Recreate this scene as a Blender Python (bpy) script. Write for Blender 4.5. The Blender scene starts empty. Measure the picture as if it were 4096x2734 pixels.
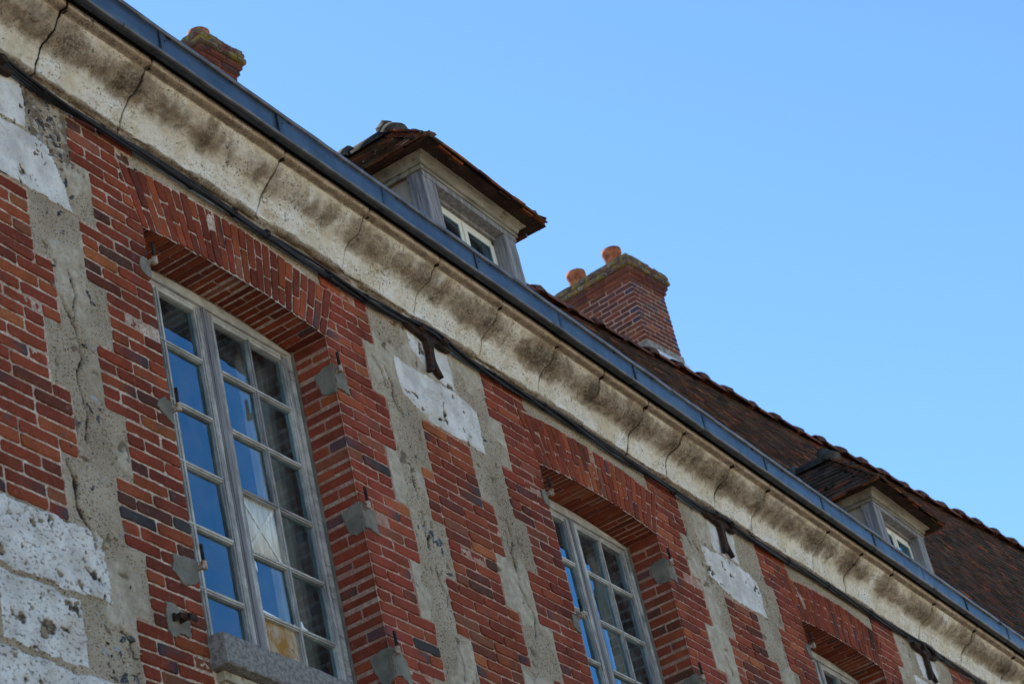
import bpy, math, random
import numpy as np
from mathutils import Matrix, Vector
random.seed(7); RNG = np.random.RandomState(11)
R = math.radians
scn = bpy.context.scene
COL = scn.collection

# ------------------------------------------------------------------ camera
cam_d = bpy.data.cameras.new('camera'); cam = bpy.data.objects.new('camera', cam_d); COL.objects.link(cam)
scn.camera = cam
CAMP = (-7.7104, -5.3250, -6.6112)
yaw, pit, rol = 0.43498437, 0.53545834, -0.24583155
fw = Vector((math.cos(yaw)*math.cos(pit), math.sin(yaw)*math.cos(pit), math.sin(pit)))
r0 = fw.cross(Vector((0, 0, 1))).normalized(); u0 = r0.cross(fw)
rt = r0*math.cos(rol)+u0*math.sin(rol); up = -r0*math.sin(rol)+u0*math.cos(rol)
cam.matrix_world = Matrix(((rt.x, up.x, -fw.x, CAMP[0]), (rt.y, up.y, -fw.y, CAMP[1]), (rt.z, up.z, -fw.z, CAMP[2]), (0, 0, 0, 1)))
cam_d.sensor_width = 36; cam_d.lens = 36*9451.06/4096
cam_d.clip_start = 0.1; cam_d.clip_end = 3000
cam_d.dof.use_dof = True; cam_d.dof.focus_distance = 14.0; cam_d.dof.aperture_fstop = 5.6

# ------------------------------------------------------------------ world, sun, exposure
SUN_AZ, SUN_EL = R(22), R(47)         # azimuth from +Y (behind the building) towards +X
w = bpy.data.worlds.new('World'); scn.world = w; w.use_nodes = True
nt = w.node_tree; nt.nodes.clear()
sky = nt.nodes.new('ShaderNodeTexSky'); sky.sky_type = 'NISHITA'; sky.sun_disc = False
sky.sun_elevation = SUN_EL; sky.sun_rotation = SUN_AZ; sky.altitude = 100
sky.air_density = 1.0; sky.dust_density = 0.08; sky.ozone_density = 5.5
bg = nt.nodes.new('ShaderNodeBackground'); bg.inputs[1].default_value = 0.134
wo = nt.nodes.new('ShaderNodeOutputWorld')
tint = nt.nodes.new('ShaderNodeMix'); tint.data_type = 'RGBA'; tint.blend_type = 'MULTIPLY'
tint.inputs[0].default_value = 1.0; tint.inputs[7].default_value = (.81, .965, 1.0, 1)
nt.links.new(sky.outputs[0], tint.inputs[6]); nt.links.new(tint.outputs[2], bg.inputs[0]); nt.links.new(bg.outputs[0], wo.inputs[0])
sd = bpy.data.lights.new('sun', 'SUN'); sd.energy = 4.5; sd.angle = R(0.53); sd.color = (1.0, 0.955, 0.88)
so = bpy.data.objects.new('sun', sd); COL.objects.link(so)
sdir = Vector((math.sin(SUN_AZ)*math.cos(SUN_EL), math.cos(SUN_AZ)*math.cos(SUN_EL), math.sin(SUN_EL)))
so.rotation_euler = sdir.to_track_quat('Z', 'Y').to_euler()
scn.view_settings.view_transform = 'Standard'; scn.view_settings.look = 'None'
scn.view_settings.exposure = 0.95; scn.view_settings.gamma = 1.0
scn.render.engine = 'CYCLES'

# ------------------------------------------------------------------ numpy noise
def _h(ix, iy, s):
    n = (ix.astype(np.int64)*374761393 + iy.astype(np.int64)*668265263 + s*974634777) & 0xffffffff
    n = ((n ^ (n >> 13))*1274126177) & 0xffffffff
    n = n ^ (n >> 16)
    return (n & 0xffffff)/float(0xffffff)
def vn(x, y, f, s=0):
    x = np.asarray(x, float)*f+1000.3; y = np.asarray(y, float)*f+1000.7
    ix = np.floor(x); iy = np.floor(y); fx = x-ix; fy = y-iy
    fx = fx*fx*(3-2*fx); fy = fy*fy*(3-2*fy)
    a = _h(ix, iy, s); b = _h(ix+1, iy, s); c = _h(ix, iy+1, s); d = _h(ix+1, iy+1, s)
    return (a+(b-a)*fx)*(1-fy)+(c+(d-c)*fx)*fy
def fbm(x, y, f, s=0, o=4, g=0.5):
    t = 0; a = 1; n = 0
    for k in range(o):
        t = t+a*vn(x, y, f*2**k, s+k*17); n += a; a *= g
    return t/n
def sst(a, b, x):
    t = np.clip((x-a)/(b-a), 0, 1); return t*t*(3-2*t)

# ------------------------------------------------------------------ materials
class NT:
    def __init__(s, name, coord='Object'):
        s.m = bpy.data.materials.new(name); s.m.use_nodes = True; s.t = s.m.node_tree
        s.b = s.t.nodes['Principled BSDF']; s.tc = s.t.nodes.new('ShaderNodeTexCoord'); s.co = s.tc.outputs[coord]
        s.b.inputs['Roughness'].default_value = 0.85
        s.b.inputs['Specular IOR Level'].default_value = 0.06
    def n(s, t, **kw):
        n = s.t.nodes.new(t)
        for k, v in kw.items(): setattr(n, k, v)
        return n
    def l(s, a, b): s.t.links.new(a, b)
    def noise(s, scale, detail=4, rough=0.6, stretch=None, dist=0.0):
        n = s.n('ShaderNodeTexNoise'); n.inputs['Scale'].default_value = scale
        n.inputs['Detail'].default_value = detail; n.inputs['Roughness'].default_value = rough
        n.inputs['Distortion'].default_value = dist
        s.l(s.mapv(stretch), n.inputs['Vector']); return n.outputs[0]
    def mapv(s, stretch):
        if not stretch: return s.co
        mp = s.n('ShaderNodeMapping'); mp.inputs['Scale'].default_value = stretch
        s.l(s.co, mp.inputs['Vector']); return mp.outputs[0]
    def voro(s, scale, stretch=None, out='Distance', rnd=1.0):
        n = s.n('ShaderNodeTexVoronoi'); n.inputs['Scale'].default_value = scale
        n.inputs['Randomness'].default_value = rnd
        s.l(s.mapv(stretch), n.inputs['Vector']); return n.outputs[out]
    def ramp(s, f, a, b, lo=0.0, hi=1.0):
        n = s.n('ShaderNodeMapRange'); n.interpolation_type = 'SMOOTHSTEP'
        n.inputs[1].default_value = a; n.inputs[2].default_value = b
        n.inputs[3].default_value = lo; n.inputs[4].default_value = hi
        s.l(f, n.inputs[0]); return n.outputs[0]
    def mix(s, f, a, b, bt='MIX'):
        n = s.n('ShaderNodeMix'); n.data_type = 'RGBA'; n.blend_type = bt
        for i, v in ((0, f), (6, a), (7, b)):
            if isinstance(v, (int, float)): n.inputs[i].default_value = v
            elif isinstance(v, tuple): n.inputs[i].default_value = (*v, 1)
            else: s.l(v, n.inputs[i])
        return n.outputs[2]
    def math(s, op, a, b=None):
        n = s.n('ShaderNodeMath'); n.operation = op
        for i, v in ((0, a), (1, b)):
            if v is None: continue
            if isinstance(v, (int, float)): n.inputs[i].default_value = v
            else: s.l(v, n.inputs[i])
        return n.outputs[0]
    def attr(s, name):
        n = s.n('ShaderNodeAttribute'); n.attribute_name = name; return n
    def sep(s, c):
        n = s.n('ShaderNodeSeparateColor'); s.l(c, n.inputs[0]); return n.outputs
    def color(s, c):
        if isinstance(c, tuple): s.b.inputs['Base Color'].default_value = (*c, 1)
        else: s.l(c, s.b.inputs['Base Color'])
    def bump(s, items):
        prev = None
        for h, dist, st in items:
            n = s.n('ShaderNodeBump'); n.inputs['Distance'].default_value = dist; n.inputs['Strength'].default_value = st
            s.l(h, n.inputs['Height'])
            if prev is not None: s.l(prev, n.inputs['Normal'])
            prev = n.outputs[0]
        s.l(prev, s.b.inputs['Normal'])
    def rough(s, v):
        if isinstance(v, (int, float)): s.b.inputs['Roughness'].default_value = v
        else: s.l(v, s.b.inputs['Roughness'])

def mat_brick(name, lime=0.0, sootshift=0.0, redwash=0.0):
    s = NT(name); c = s.attr('Col').outputs[0]
    big = s.noise(9, 5, .65); fine = s.noise(75, 5, .7)
    c = s.mix(s.ramp(big, .35, .7, 0, .55), c, s.mix(1.0, c, (1.55, 1.35, 1.25), 'MULTIPLY'))
    c = s.mix(s.ramp(fine, .35, .65, .0, .8), s.mix(1.0, c, (.62, .6, .6), 'MULTIPLY'), c)
    if redwash: c = s.mix(s.ramp(s.noise(5, 3, .6), .35, .65, 0, redwash), c, (.30, .055, .035))
    wt = s.ramp(s.noise(1.5, 5, .62, (1, 1, .45)), .46, .64, 0, .55)
    c = s.mix(wt, c, s.mix(1.0, c, (.50, .46, .44), 'MULTIPLY'))
    c = s.mix(s.ramp(s.noise(1.1, 4, .6, (1, 1, .7)), .52, .66, 0, .35), c, s.mix(1.0, c, (1.5, 1.5, 1.5), 'MULTIPLY'))
    # bluish burnt skin in patches
    c = s.mix(s.ramp(s.noise(14, 3, .5), .63, .70, 0, .55), c, (.085, .07, .075))
    # lime bloom and mortar smears
    sm = s.math('MULTIPLY', s.ramp(s.noise(9, 6, .8, (.6, 1, 1.6), dist=.4), .56, .80), s.ramp(s.noise(110, 4, .7), .46, .66))
    c = s.mix(s.math('MULTIPLY', sm, .08+lime), c, (.40, .26, .21))
    c = s.mix(s.ramp(s.noise(26, 6, .8), .54, .72, 0, .38), c, (.34, .20, .15))
    c = s.mix(s.ramp(s.noise(18, 6, .8), .56, .70, 0, .60), c, (.06, .030, .022))
    # dark pits
    c = s.mix(s.ramp(s.voro(150), .0, .16, .75, 0), c, (.035, .025, .022))
    s.color(c); s.rough(s.ramp(fine, .3, .7, .62, .95))
    s.bump([(s.noise(22, 5, .6), .006, .55), (fine, .003, .7), (s.voro(150), .0012, .35)])
    return s.m
M = {}
M['brick'] = mat_brick('brick')
M['brick_wash'] = mat_brick('brick_redwashed', .0, 0, .45)
M['brick_lime'] = mat_brick('brick_limed', .18)

def mat_mortar():
    s = NT('lime_mortar')
    c = s.mix(s.ramp(s.noise(8, 4, .6), .35, .65), (.45, .345, .27), (.61, .52, .42))
    c = s.mix(s.ramp(s.noise(70, 4, .7), .40, .58), s.mix(1.0, c, (.62, .50, .46), 'MULTIPLY'), c)
    c = s.mix(s.ramp(s.noise(3.1, 3, .6), .50, .66, 0, .6), c, (.22, .165, .12))
    sx = s.n('ShaderNodeSeparateXYZ'); s.l(s.co, sx.inputs[0])
    c = s.mix(s.math('MULTIPLY', s.ramp(sx.outputs[0], 1.46, 1.5, 0, 1), s.ramp(s.noise(20, 5, .75), .42, .58, .35, .85)), c, (.31, .145, .10))
    s.color(c); s.bump([(s.noise(60, 5, .7), .006, .8), (s.noise(240, 3, .6), .002, .7)]); return s.m
M['mortar'] = mat_mortar()

def mat_render():
    s = NT('old_render'); a = s.sep(s.attr('Msk').outputs[0])
    base = s.mix(s.ramp(s.noise(3.2, 5, .65), .35, .68), (.30, .235, .15), (.42, .345, .24))
    base = s.mix(s.ramp(s.noise(45, 5, .75), .38, .62, 0, .6), base, (.46, .405, .325))
    # coarse sand and grit
    sp = s.ramp(s.voro(70, (1, 1, 1.3)), .19, .42, 1, 0)
    keep = s.ramp(s.noise(50, 2, .5), .43, .50)
    grit = s.mix(s.ramp(s.noise(33, 2, .5), .46, .54), (.035, .028, .022), (.14, .07, .035))
    rough_c = s.mix(s.math('MULTIPLY', sp, keep), base, grit)
    pale = s.math('MULTIPLY', s.ramp(s.voro(70, (1.2, 1, 1)), .08, .2, 1, 0), s.ramp(s.noise(40, 2, .5), .55, .62))
    rough_c = s.mix(pale, rough_c, (.62, .56, .46))
    skim = s.mix(s.ramp(s.noise(16, 6, .7), .38, .66), (.385, .325, .235), (.53, .465, .36))
    skim = s.mix(s.ramp(s.voro(60), .03, .10, .7, 0), skim, (.10, .08, .06))
    c = s.mix(a[0], rough_c, skim)
    c = s.mix(s.ramp(s.noise(5.5, 5, .7), .60, .74, 0, .5), c, (.13, .105, .075))
    c = s.mix(s.ramp(s.noise(1.6, 5, .65, (1, 1, .4)), .46, .66, 0, .5), c, s.mix(1.0, c, (.58, .52, .44), 'MULTIPLY'))
    c = s.mix(s.ramp(a[1], .15, .8), c, (.045, .035, .024))
    c = s.mix(s.math('MULTIPLY', a[2], .9), c, (.15, .115, .075))
    s.color(c)
    s.bump([(s.noise(26, 6, .75), .014, .9), (s.voro(105, (1, 1, 1.3)), .005, .8), (s.noise(190, 3, .6), .0022, .7)])
    return s.m
M['render'] = mat_render()

def mat_chalk(name='chalk_stone', li=0.0):
    s = NT(name); a = s.sep(s.attr('Msk').outputs[0])
    c = s.mix(s.ramp(s.noise(6, 5, .6), .35, .65), (.46, .44, .40), (.66, .645, .60))
    c = s.mix(s.ramp(s.noise(2.2, 4, .6), .50, .70, 0, .55), c, (.48, .43, .35))
    patchy = s.ramp(s.noise(4.5, 4, .65), .40-li, .56-li)
    c = s.mix(s.math('MULTIPLY', s.ramp(s.noise(38, 6, .8, (1, 1, 1.5)), .57-li*.45, .65-li*.45), patchy), c, (.12, .10, .08))
    c = s.mix(s.math('MULTIPLY', s.ramp(s.noise(75, 5, .75), .60, .66), .7), c, (.11, .095, .075))
    c = s.mix(s.ramp(s.noise(9, 5, .7), .50, .66, 0, .35), c, (.40, .34, .25))
    c = s.mix(s.ramp(a[1], .1, .75), c, s.mix(s.ramp(s.noise(30, 3, .6), .4, .6), (.05, .042, .034), (.24, .19, .13)))
    s.color(c)
    s.bump([(s.noise(20, 6, .7), .008, .55), (s.noise(95, 4, .7), .003, .8)])
    return s.m
M['chalk'] = mat_chalk()
M['chalk_lichen'] = mat_chalk('lichened_chalk', .10)

def mat_cornice():
    s = NT('cornice_stone'); a = s.sep(s.attr('Msk').outputs[0])   # R = position up the profile, G = open joint, B = crust of grime
    cr = s.mix(s.ramp(s.noise(5, 5, .65), .35, .66), (.78, .71, .56), (.95, .92, .83))
    cr = s.mix(s.ramp(s.noise(28, 6, .8, (1, 1.3, 1.3)), .42, .60), s.mix(1.0, cr, (.90, .87, .82), 'MULTIPLY'), cr)
    cr = s.mix(s.ramp(s.noise(3.3, 4, .65), .50, .66, 0, .8), cr, (.95, .94, .89))
    cr = s.mix(s.ramp(s.noise(2.2, 4, .65), .54, .68, 0, .45), cr, (.76, .63, .38))
    # thin brown weathering that follows the sheltered hollow
    br = s.mix(s.ramp(s.noise(14, 5, .7), .35, .65), (.20, .15, .10), (.44, .355, .255))
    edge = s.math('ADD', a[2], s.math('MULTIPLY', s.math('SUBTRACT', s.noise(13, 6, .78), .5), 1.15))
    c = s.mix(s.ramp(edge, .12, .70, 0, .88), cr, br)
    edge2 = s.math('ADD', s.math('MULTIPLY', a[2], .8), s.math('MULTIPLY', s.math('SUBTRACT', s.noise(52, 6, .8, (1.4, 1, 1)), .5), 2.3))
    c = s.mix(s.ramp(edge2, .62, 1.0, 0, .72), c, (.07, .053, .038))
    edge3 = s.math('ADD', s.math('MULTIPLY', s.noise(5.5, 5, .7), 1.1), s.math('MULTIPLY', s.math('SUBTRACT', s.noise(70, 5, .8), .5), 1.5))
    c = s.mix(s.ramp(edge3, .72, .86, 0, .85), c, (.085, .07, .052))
    # black lichen specks over the pale skin
    sp = s.math('MULTIPLY', s.ramp(s.noise(62, 5, .8, (1.0, 1.3, 1.3)), .55, .62), s.ramp(s.noise(7, 3, .6), .36, .58))
    c = s.mix(s.math('MULTIPLY', sp, .92), c, (.05, .04, .03))
    blot = s.math('MULTIPLY', s.ramp(s.voro(19), .05, .26, 1, 0), s.ramp(s.noise(13, 2, .5), .57, .62))
    c = s.mix(s.math('MULTIPLY', blot, .8), c, s.mix(s.ramp(s.noise(60, 3, .6), .4, .6), (.10, .085, .06), (.30, .26, .2)))
    c = s.mix(s.ramp(s.noise(4.1, 4, .65), .63, .73, 0, .35), c, (.20, .19, .08))
    c = s.mix(s.ramp(a[1], .2, .9), c, (.035, .028, .02))
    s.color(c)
    s.bump([(s.noise(13, 6, .7), .030, .9), (s.noise(48, 6, .8, (1, 1.4, 1.4)), .011, 1.0), (s.noise(190, 3, .6), .002, .6)])
    return s.m
M['cornice'] = mat_cornice()

def simple(name, c1, c2, sc=8, rough=.8, metal=0.0, bump=.003, bs=40, stretch=None, spec=.08, third=None):
    s = NT(name); c = s.mix(s.ramp(s.noise(sc, 5, .65, stretch), .36, .66), c1, c2)
    if third: c = s.mix(s.ramp(s.noise(sc*3.3, 5, .7, stretch), .57, .66), c, third)
    s.color(c); s.rough(rough); s.b.inputs['Metallic'].default_value = metal; s.b.inputs['Specular IOR Level'].default_value = spec
    if bump: s.bump([(s.noise(bs, 5, .7, stretch), bump, .7)])
    return s.m
M['cement'] = simple('cement_patch', (.13, .118, .095), (.21, .195, .16), 7, .9, bs=70, third=(.15, .145, .13))
M['sill'] = simple('concrete_sill', (.125, .12, .108), (.26, .25, .23), 45, .95, bs=120, bump=.005, third=(.36, .35, .33))
M['iron'] = simple('rusty_iron', (.018, .015, .014), (.055, .032, .022), 16, .75, bs=60, third=(.11, .045, .02))
M['pin'] = simple('black_iron', (.010, .010, .012), (.03, .028, .028), 30, .6)
M['rustpaint'] = simple('rusty_white_paint', (.40, .36, .29), (.20, .09, .035), 55, .7, third=(.12, .045, .018))
M['cable'] = simple('cable_sheath', (.008, .009, .011), (.020, .021, .024), 12, .55, bump=.0008, bs=200, spec=.22)
M['plaster'] = simple('dormer_plaster', (.26, .22, .175), (.36, .31, .25), 4, .9, bs=60)
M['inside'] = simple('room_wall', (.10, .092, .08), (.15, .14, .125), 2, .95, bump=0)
M['curtain'] = simple('net_curtain', (.42, .39, .34), (.56, .53, .48), 3, .9, bump=0, stretch=(1, 1, .15))
M['cloth'] = simple('pleated_cloth', (.50, .50, .44), (.74, .74, .68), 7, .85, bs=40, stretch=(9, 1, .5))
M['tape'] = simple('sticky_paper', (.62, .68, .72), (.74, .79, .82), 9, .6, bs=50)
M['ground'] = simple('gravel', (.41, .315, .205), (.51, .395, .27), .8, .95, bump=0)
M['pot'] = simple('terracotta', (.20, .062, .034), (.40, .14, .07), 11, .85, third=(.26, .19, .04), bs=30, bump=.006)
M['mortarcap'] = simple('weathered_mortar', (.16, .15, .125), (.30, .28, .24), 14, .95, bs=60)
M['flash'] = simple('lead_flashing', (.5, .52, .55), (.66, .68, .7), 6, .4, .3)
M['black'] = simple('shade_black', (.010, .010, .010), (.022, .020, .018), 7, .9)  # near-black painted shade, for the gutter underside and behind the dormer panes
M['apron'] = simple('apron_stone', (.30, .26, .18), (.46, .42, .33), 5, .9, bs=60, third=(.16, .13, .09))
M['backwall'] = simple('plain_wall', (.34, .29, .22), (.42, .36, .28), 2, .9)
def mat_wood(name, st, paint=.5, dark=1.0):
    s = NT(name)
    wd = s.mix(s.ramp(s.noise(30, 6, .7, st), .35, .65), (.12*dark, .118*dark, .12*dark), (.25*dark, .245*dark, .245*dark))
    pt = s.mix(s.ramp(s.noise(10, 4, .6), .35, .65), (.33, .322, .29), (.49, .48, .435))
    f = s.ramp(s.noise(7, 7, .82, st), paint-.09, paint+.09)
    c = s.mix(f, pt, wd)
    c = s.mix(s.ramp(s.noise(42, 5, .8, st), .62, .68, 0, .8), c, (.05, .045, .04))
    s.color(c); s.rough(.8); s.bump([(f, .0015, .6), (s.noise(50, 6, .75, st), .003, .7)]); return s.m
M['wood_v'] = mat_wood('peeling_paint_upright', (1, 1, .1), .50)
M['wood_h'] = mat_wood('peeling_paint_rail', (.1, 1, 1), .56)
M['stile'] = mat_wood('bare_stile', (1.4, 1, .07), .30)
M['dpost'] = mat_wood('grey_oak', (1.3, 1.3, .09), .12, 1.15)
M['dcorn'] = simple('painted_moulding', (.15, .138, .108), (.28, .26, .21), 9, .85, bs=30, bump=.006, stretch=(.25, 1, 1), third=(.10, .092, .075))
M['dcream'] = simple('cream_window', (.62, .585, .47), (.72, .69, .57), 4, .6, bump=.0006)
def mat_zinc():
    s = NT('zinc')
    c = s.mix(s.ramp(s.noise(3.5, 5, .6), .35, .65), (.065, .092, .118), (.10, .132, .16))
    c = s.mix(s.ramp(s.noise(26, 6, .75, (1, 1, .35)), .60, .70, 0, .5), c, (.20, .24, .27))
    s.color(c); s.b.inputs['Metallic'].default_value = .75; s.rough(s.ramp(s.noise(18, 4, .6), .3, .7, .34, .52))
    s.bump([(s.noise(2.2, 3, .5), .004, .25)]); return s.m
M['zinc'] = mat_zinc()
M['bead'] = simple('zinc_roll', (.10, .105, .115), (.16, .165, .18), 9, .40, .6, bump=.0005)
def mat_tile():
    s = NT('roof_tile'); c = s.attr('Col').outputs[0]
    c = s.mix(s.ramp(s.noise(6, 5, .7), .38, .66), s.mix(1.0, c, (.5, .5, .5), 'MULTIPLY'), c)
    c = s.mix(s.ramp(s.noise(2.0, 5, .7), .55, .68, 0, .65), c, (.05, .045, .022))
    c = s.mix(s.ramp(s.noise(40, 4, .7), .60, .68, 0, .6), c, (.17, .14, .10))
    s.color(c); s.rough(.9); s.bump([(s.noise(45, 5, .7), .006, .8)]); return s.m
M['tile'] = mat_tile()
def mat_cap():
    s = NT('lichened_cap'); c = s.attr('Col').outputs[0]
    c = s.mix(s.ramp(s.noise(9, 4, .65), .40, .55, 0, .85), c, (.13, .125, .10))
    c = s.mix(s.ramp(s.noise(9, 6, .75), .50, .58), c, s.mix(s.ramp(s.noise(30, 3, .6), .4, .6), (.15, .12, .03), (.30, .20, .03)))
    c = s.mix(s.ramp(s.noise(14, 5, .7), .60, .66), c, (.30, .29, .25))
    s.color(c); s.rough(.95); s.bump([(s.noise(35, 5, .7), .02, .9)]); return s.m
M['cap'] = mat_cap()
def mat_board():
    s = NT('water_stained_board')
    c = s.mix(s.ramp(s.noise(6, 6, .7, dist=1.2), .36, .62), (.30, .15, .03), (.42, .38, .30))
    c = s.mix(s.ramp(s.noise(13, 5, .7, dist=1.5), .60, .66), c, (.10, .055, .015))
    s.color(c); s.rough(.5); s.bump([(s.noise(12, 5, .7), .004, .6)]); return s.m
M['board'] = mat_board()
def mat_glass():
    m = bpy.data.materials.new('old_glass'); m.use_nodes = True; t = m.node_tree; t.nodes.clear()
    out = t.nodes.new('ShaderNodeOutputMaterial'); mx = t.nodes.new('ShaderNodeMixShader')
    tr = t.nodes.new('ShaderNodeBsdfTransparent'); tr.inputs[0].default_value = (.80, .84, .82, 1)
    gl = t.nodes.new('ShaderNodeBsdfGlossy'); gl.inputs['Roughness'].default_value = .015; gl.inputs[0].default_value = (.40, .78, 1, 1)
    fr = t.nodes.new('ShaderNodeFresnel'); fr.inputs[0].default_value = 1.52
    ml = t.nodes.new('ShaderNodeMath'); ml.operation = 'MULTIPLY'; ml.inputs[1].default_value = 2.7; ml.use_clamp = True
    tc = t.nodes.new('ShaderNodeTexCoord'); nz = t.nodes.new('ShaderNodeTexNoise'); nz.inputs['Scale'].default_value = 3.2
    bp = t.nodes.new('ShaderNodeBump'); bp.inputs['Distance'].default_value = .003; bp.inputs['Strength'].default_value = .18
    df = t.nodes.new('ShaderNodeBsdfDiffuse'); df.inputs[0].default_value = (.42, .44, .45, 1)
    m2 = t.nodes.new('ShaderNodeMixShader'); nd = t.nodes.new('ShaderNodeTexNoise'); nd.inputs['Scale'].default_value = 9; nd.inputs['Detail'].default_value = 6
    mr = t.nodes.new('ShaderNodeMapRange'); mr.inputs[1].default_value = .4; mr.inputs[2].default_value = .75; mr.inputs[3].default_value = .01; mr.inputs[4].default_value = .09
    L = t.links.new
    L(tc.outputs['Object'], nz.inputs['Vector']); L(nz.outputs[0], bp.inputs['Height']); L(bp.outputs[0], gl.inputs['Normal'])
    L(tc.outputs['Object'], nd.inputs['Vector']); L(nd.outputs[0], mr.inputs[0]); L(mr.outputs[0], m2.inputs[0])
    L(fr.outputs[0], ml.inputs[0]); L(ml.outputs[0], mx.inputs[0]); L(tr.outputs[0], mx.inputs[1]); L(gl.outputs[0], mx.inputs[2])
    L(mx.outputs[0], m2.inputs[1]); L(df.outputs[0], m2.inputs[2]); L(m2.outputs[0], out.inputs[0])
    return m
M['glass'] = mat_glass()

# ------------------------------------------------------------------ mesh helpers
class MB:
    def __init__(s): s.v = []; s.f = []; s.c = []
    def add(s, vs, fs, col=(1, 1, 1)):
        o = len(s.v); s.v.extend(vs)
        s.f.extend([tuple(i+o for i in f) for f in fs])
        if col and isinstance(col[0], (tuple, list)): s.c.extend(col)
        else: s.c.extend([col]*len(vs))
    def box(s, x0, x1, y0, y1, z0, z1, col=(1, 1, 1), F=None, j=0.0):
        vs = [(x, y, z) for x in (x0, x1) for y in (y0, y1) for z in (z0, z1)]
        if j: vs = [(a+random.uniform(-j, j), b+random.uniform(-j, j), c+random.uniform(-j, j)) for a, b, c in vs]
        if F: vs = [F(*p) for p in vs]
        s.add(vs, [(0, 1, 3, 2), (4, 6, 7, 5), (0, 4, 5, 1), (2, 3, 7, 6), (0, 2, 6, 4), (1, 5, 7, 3)], col)
    def prism(s, poly, y0, y1, col=(1, 1, 1), F=None, ch=0.0):
        """polygon in (x,z), from y0 (front) to y1 (back), optional front chamfer"""
        n = len(poly); P = np.array(poly, float)
        area = sum(P[i][0]*P[(i+1) % n][1]-P[(i+1) % n][0]*P[i][1] for i in range(n))
        if area < 0: P = P[::-1]
        rings = []
        if ch:
            nx = np.zeros_like(P)
            for i in range(n):
                a = P[i]-P[i-1]; b = P[(i+1) % n]-P[i]
                na = np.array([-a[1], a[0]])/(np.linalg.norm(a)+1e-9); nb = np.array([-b[1], b[0]])/(np.linalg.norm(b)+1e-9)
                nx[i] = (na+nb)/(np.linalg.norm(na+nb)+1e-6)
            rings = [(P+nx*ch, y0), (P, y0+ch), (P, y1)]
        else: rings = [(P, y0), (P, y1)]
        vs = [(p[0], y, p[1]) for Q, y in rings for p in Q]
        if F: vs = [F(*p) for p in vs]
        fs = [tuple(range(n))]
        for k in range(len(rings)-1):
            for i in range(n):
                a = k*n+i; b = k*n+(i+1) % n; fs.append((a, a+n, b+n, b))
        fs.append(tuple(range((len(rings)-1)*n, len(rings)*n))[::-1])
        s.add(vs, fs, col)
    def tube(s, pts, r, n=8, col=(1, 1, 1), cap=True):
        pts = [Vector(p) for p in pts]; m = len(pts); vs = []
        for i, p in enumerate(pts):
            t = (pts[min(i+1, m-1)]-pts[max(i-1, 0)]).normalized()
            a = t.cross(Vector((0, 0, 1)));
            if a.length < .1: a = t.cross(Vector((1, 0, 0)))
            a.normalize(); b = t.cross(a); rr = r[i] if isinstance(r, (list, tuple)) else r
            for k in range(n):
                th = 2*math.pi*k/n; q = p+a*(math.cos(th)*rr)+b*(math.sin(th)*rr); vs.append(tuple(q))
        fs = [(i*n+k, i*n+(k+1) % n, (i+1)*n+(k+1) % n, (i+1)*n+k) for i in range(m-1) for k in range(n)]
        if cap: fs += [tuple(range(n))[::-1], tuple(range((m-1)*n, m*n))]
        s.add(vs, fs, col)
    def build(s, name, mat, parent=None, smooth=False, recalc=True):
        me = bpy.data.meshes.new(name); me.from_pydata([tuple(map(float, p)) for p in s.v], [], s.f)
        ca = me.color_attributes.new('Col', 'FLOAT_COLOR', 'POINT')
        ca.data.foreach_set('color', np.array([(*c[:3], 1) for c in s.c], np.float32).ravel())
        if smooth: me.polygons.foreach_set('use_smooth', [True]*len(me.polygons))
        me.update()
        import bmesh
        if recalc: bm = bmesh.new(); bm.from_mesh(me); bmesh.ops.recalc_face_normals(bm, faces=bm.faces); bm.to_mesh(me); bm.free()
        me.materials.append(mat)
        o = bpy.data.objects.new(name, me); COL.objects.link(o)
        if parent: o.parent = parent
        return o
def grid_obj(name, V, quads, msk, mat, parent):
    """V (n,3), quads (m,4), msk (n,3)"""
    used = np.zeros(len(V), bool); used[quads.ravel()] = True
    idx = np.cumsum(used)-1; V = V[used]; msk = msk[used]; q = idx[quads]
    me = bpy.data.meshes.new(name)
    me.vertices.add(len(V)); me.vertices.foreach_set('co', V.astype(np.float32).ravel())
    me.loops.add(q.size); me.loops.foreach_set('vertex_index', q.astype(np.int32).ravel())
    me.polygons.add(len(q)); me.polygons.foreach_set('loop_start', np.arange(0, q.size, 4, dtype=np.int32))
    me.polygons.foreach_set('loop_total', np.full(len(q), 4, np.int32))
    me.update(calc_edges=True)
    me.polygons.foreach_set('use_smooth', np.ones(len(q), bool))
    ca = me.color_attributes.new('Msk', 'FLOAT_COLOR', 'POINT')
    ca.data.foreach_set('color', np.c_[msk, np.ones(len(msk))].astype(np.float32).ravel())
    me.materials.append(mat); me.validate()
    o = bpy.data.objects.new(name, me); COL.objects.link(o)
    if parent: o.parent = parent
    return o
def top(name, label, cat, loc=(0, 0, 0), kind=None):
    o = bpy.data.objects.new(name, None); COL.objects.link(o); o.location = loc
    o['label'] = label; o['category'] = cat
    return o
def lab(o, t): o['label'] = t; return o

# ------------------------------------------------------------------ facade layout (x along, z up, y into the wall; window heads spring at z = 0)
PITCH, OW = 3.7, 1.512
ZB, ZT, CH = 0.14, 0.53, 0.068
BH = 5*CH
BAYS = range(-1, 5)
ZLOW = -2.86
def intr(t): return .044*(1-((t-.756)/.756)**2)
def extr(t): return .325+.062*(1-((t-.77)/.88)**2)
def pierc(k): return 2.606+PITCH*k
PIERS = range(-2, 5)

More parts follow.
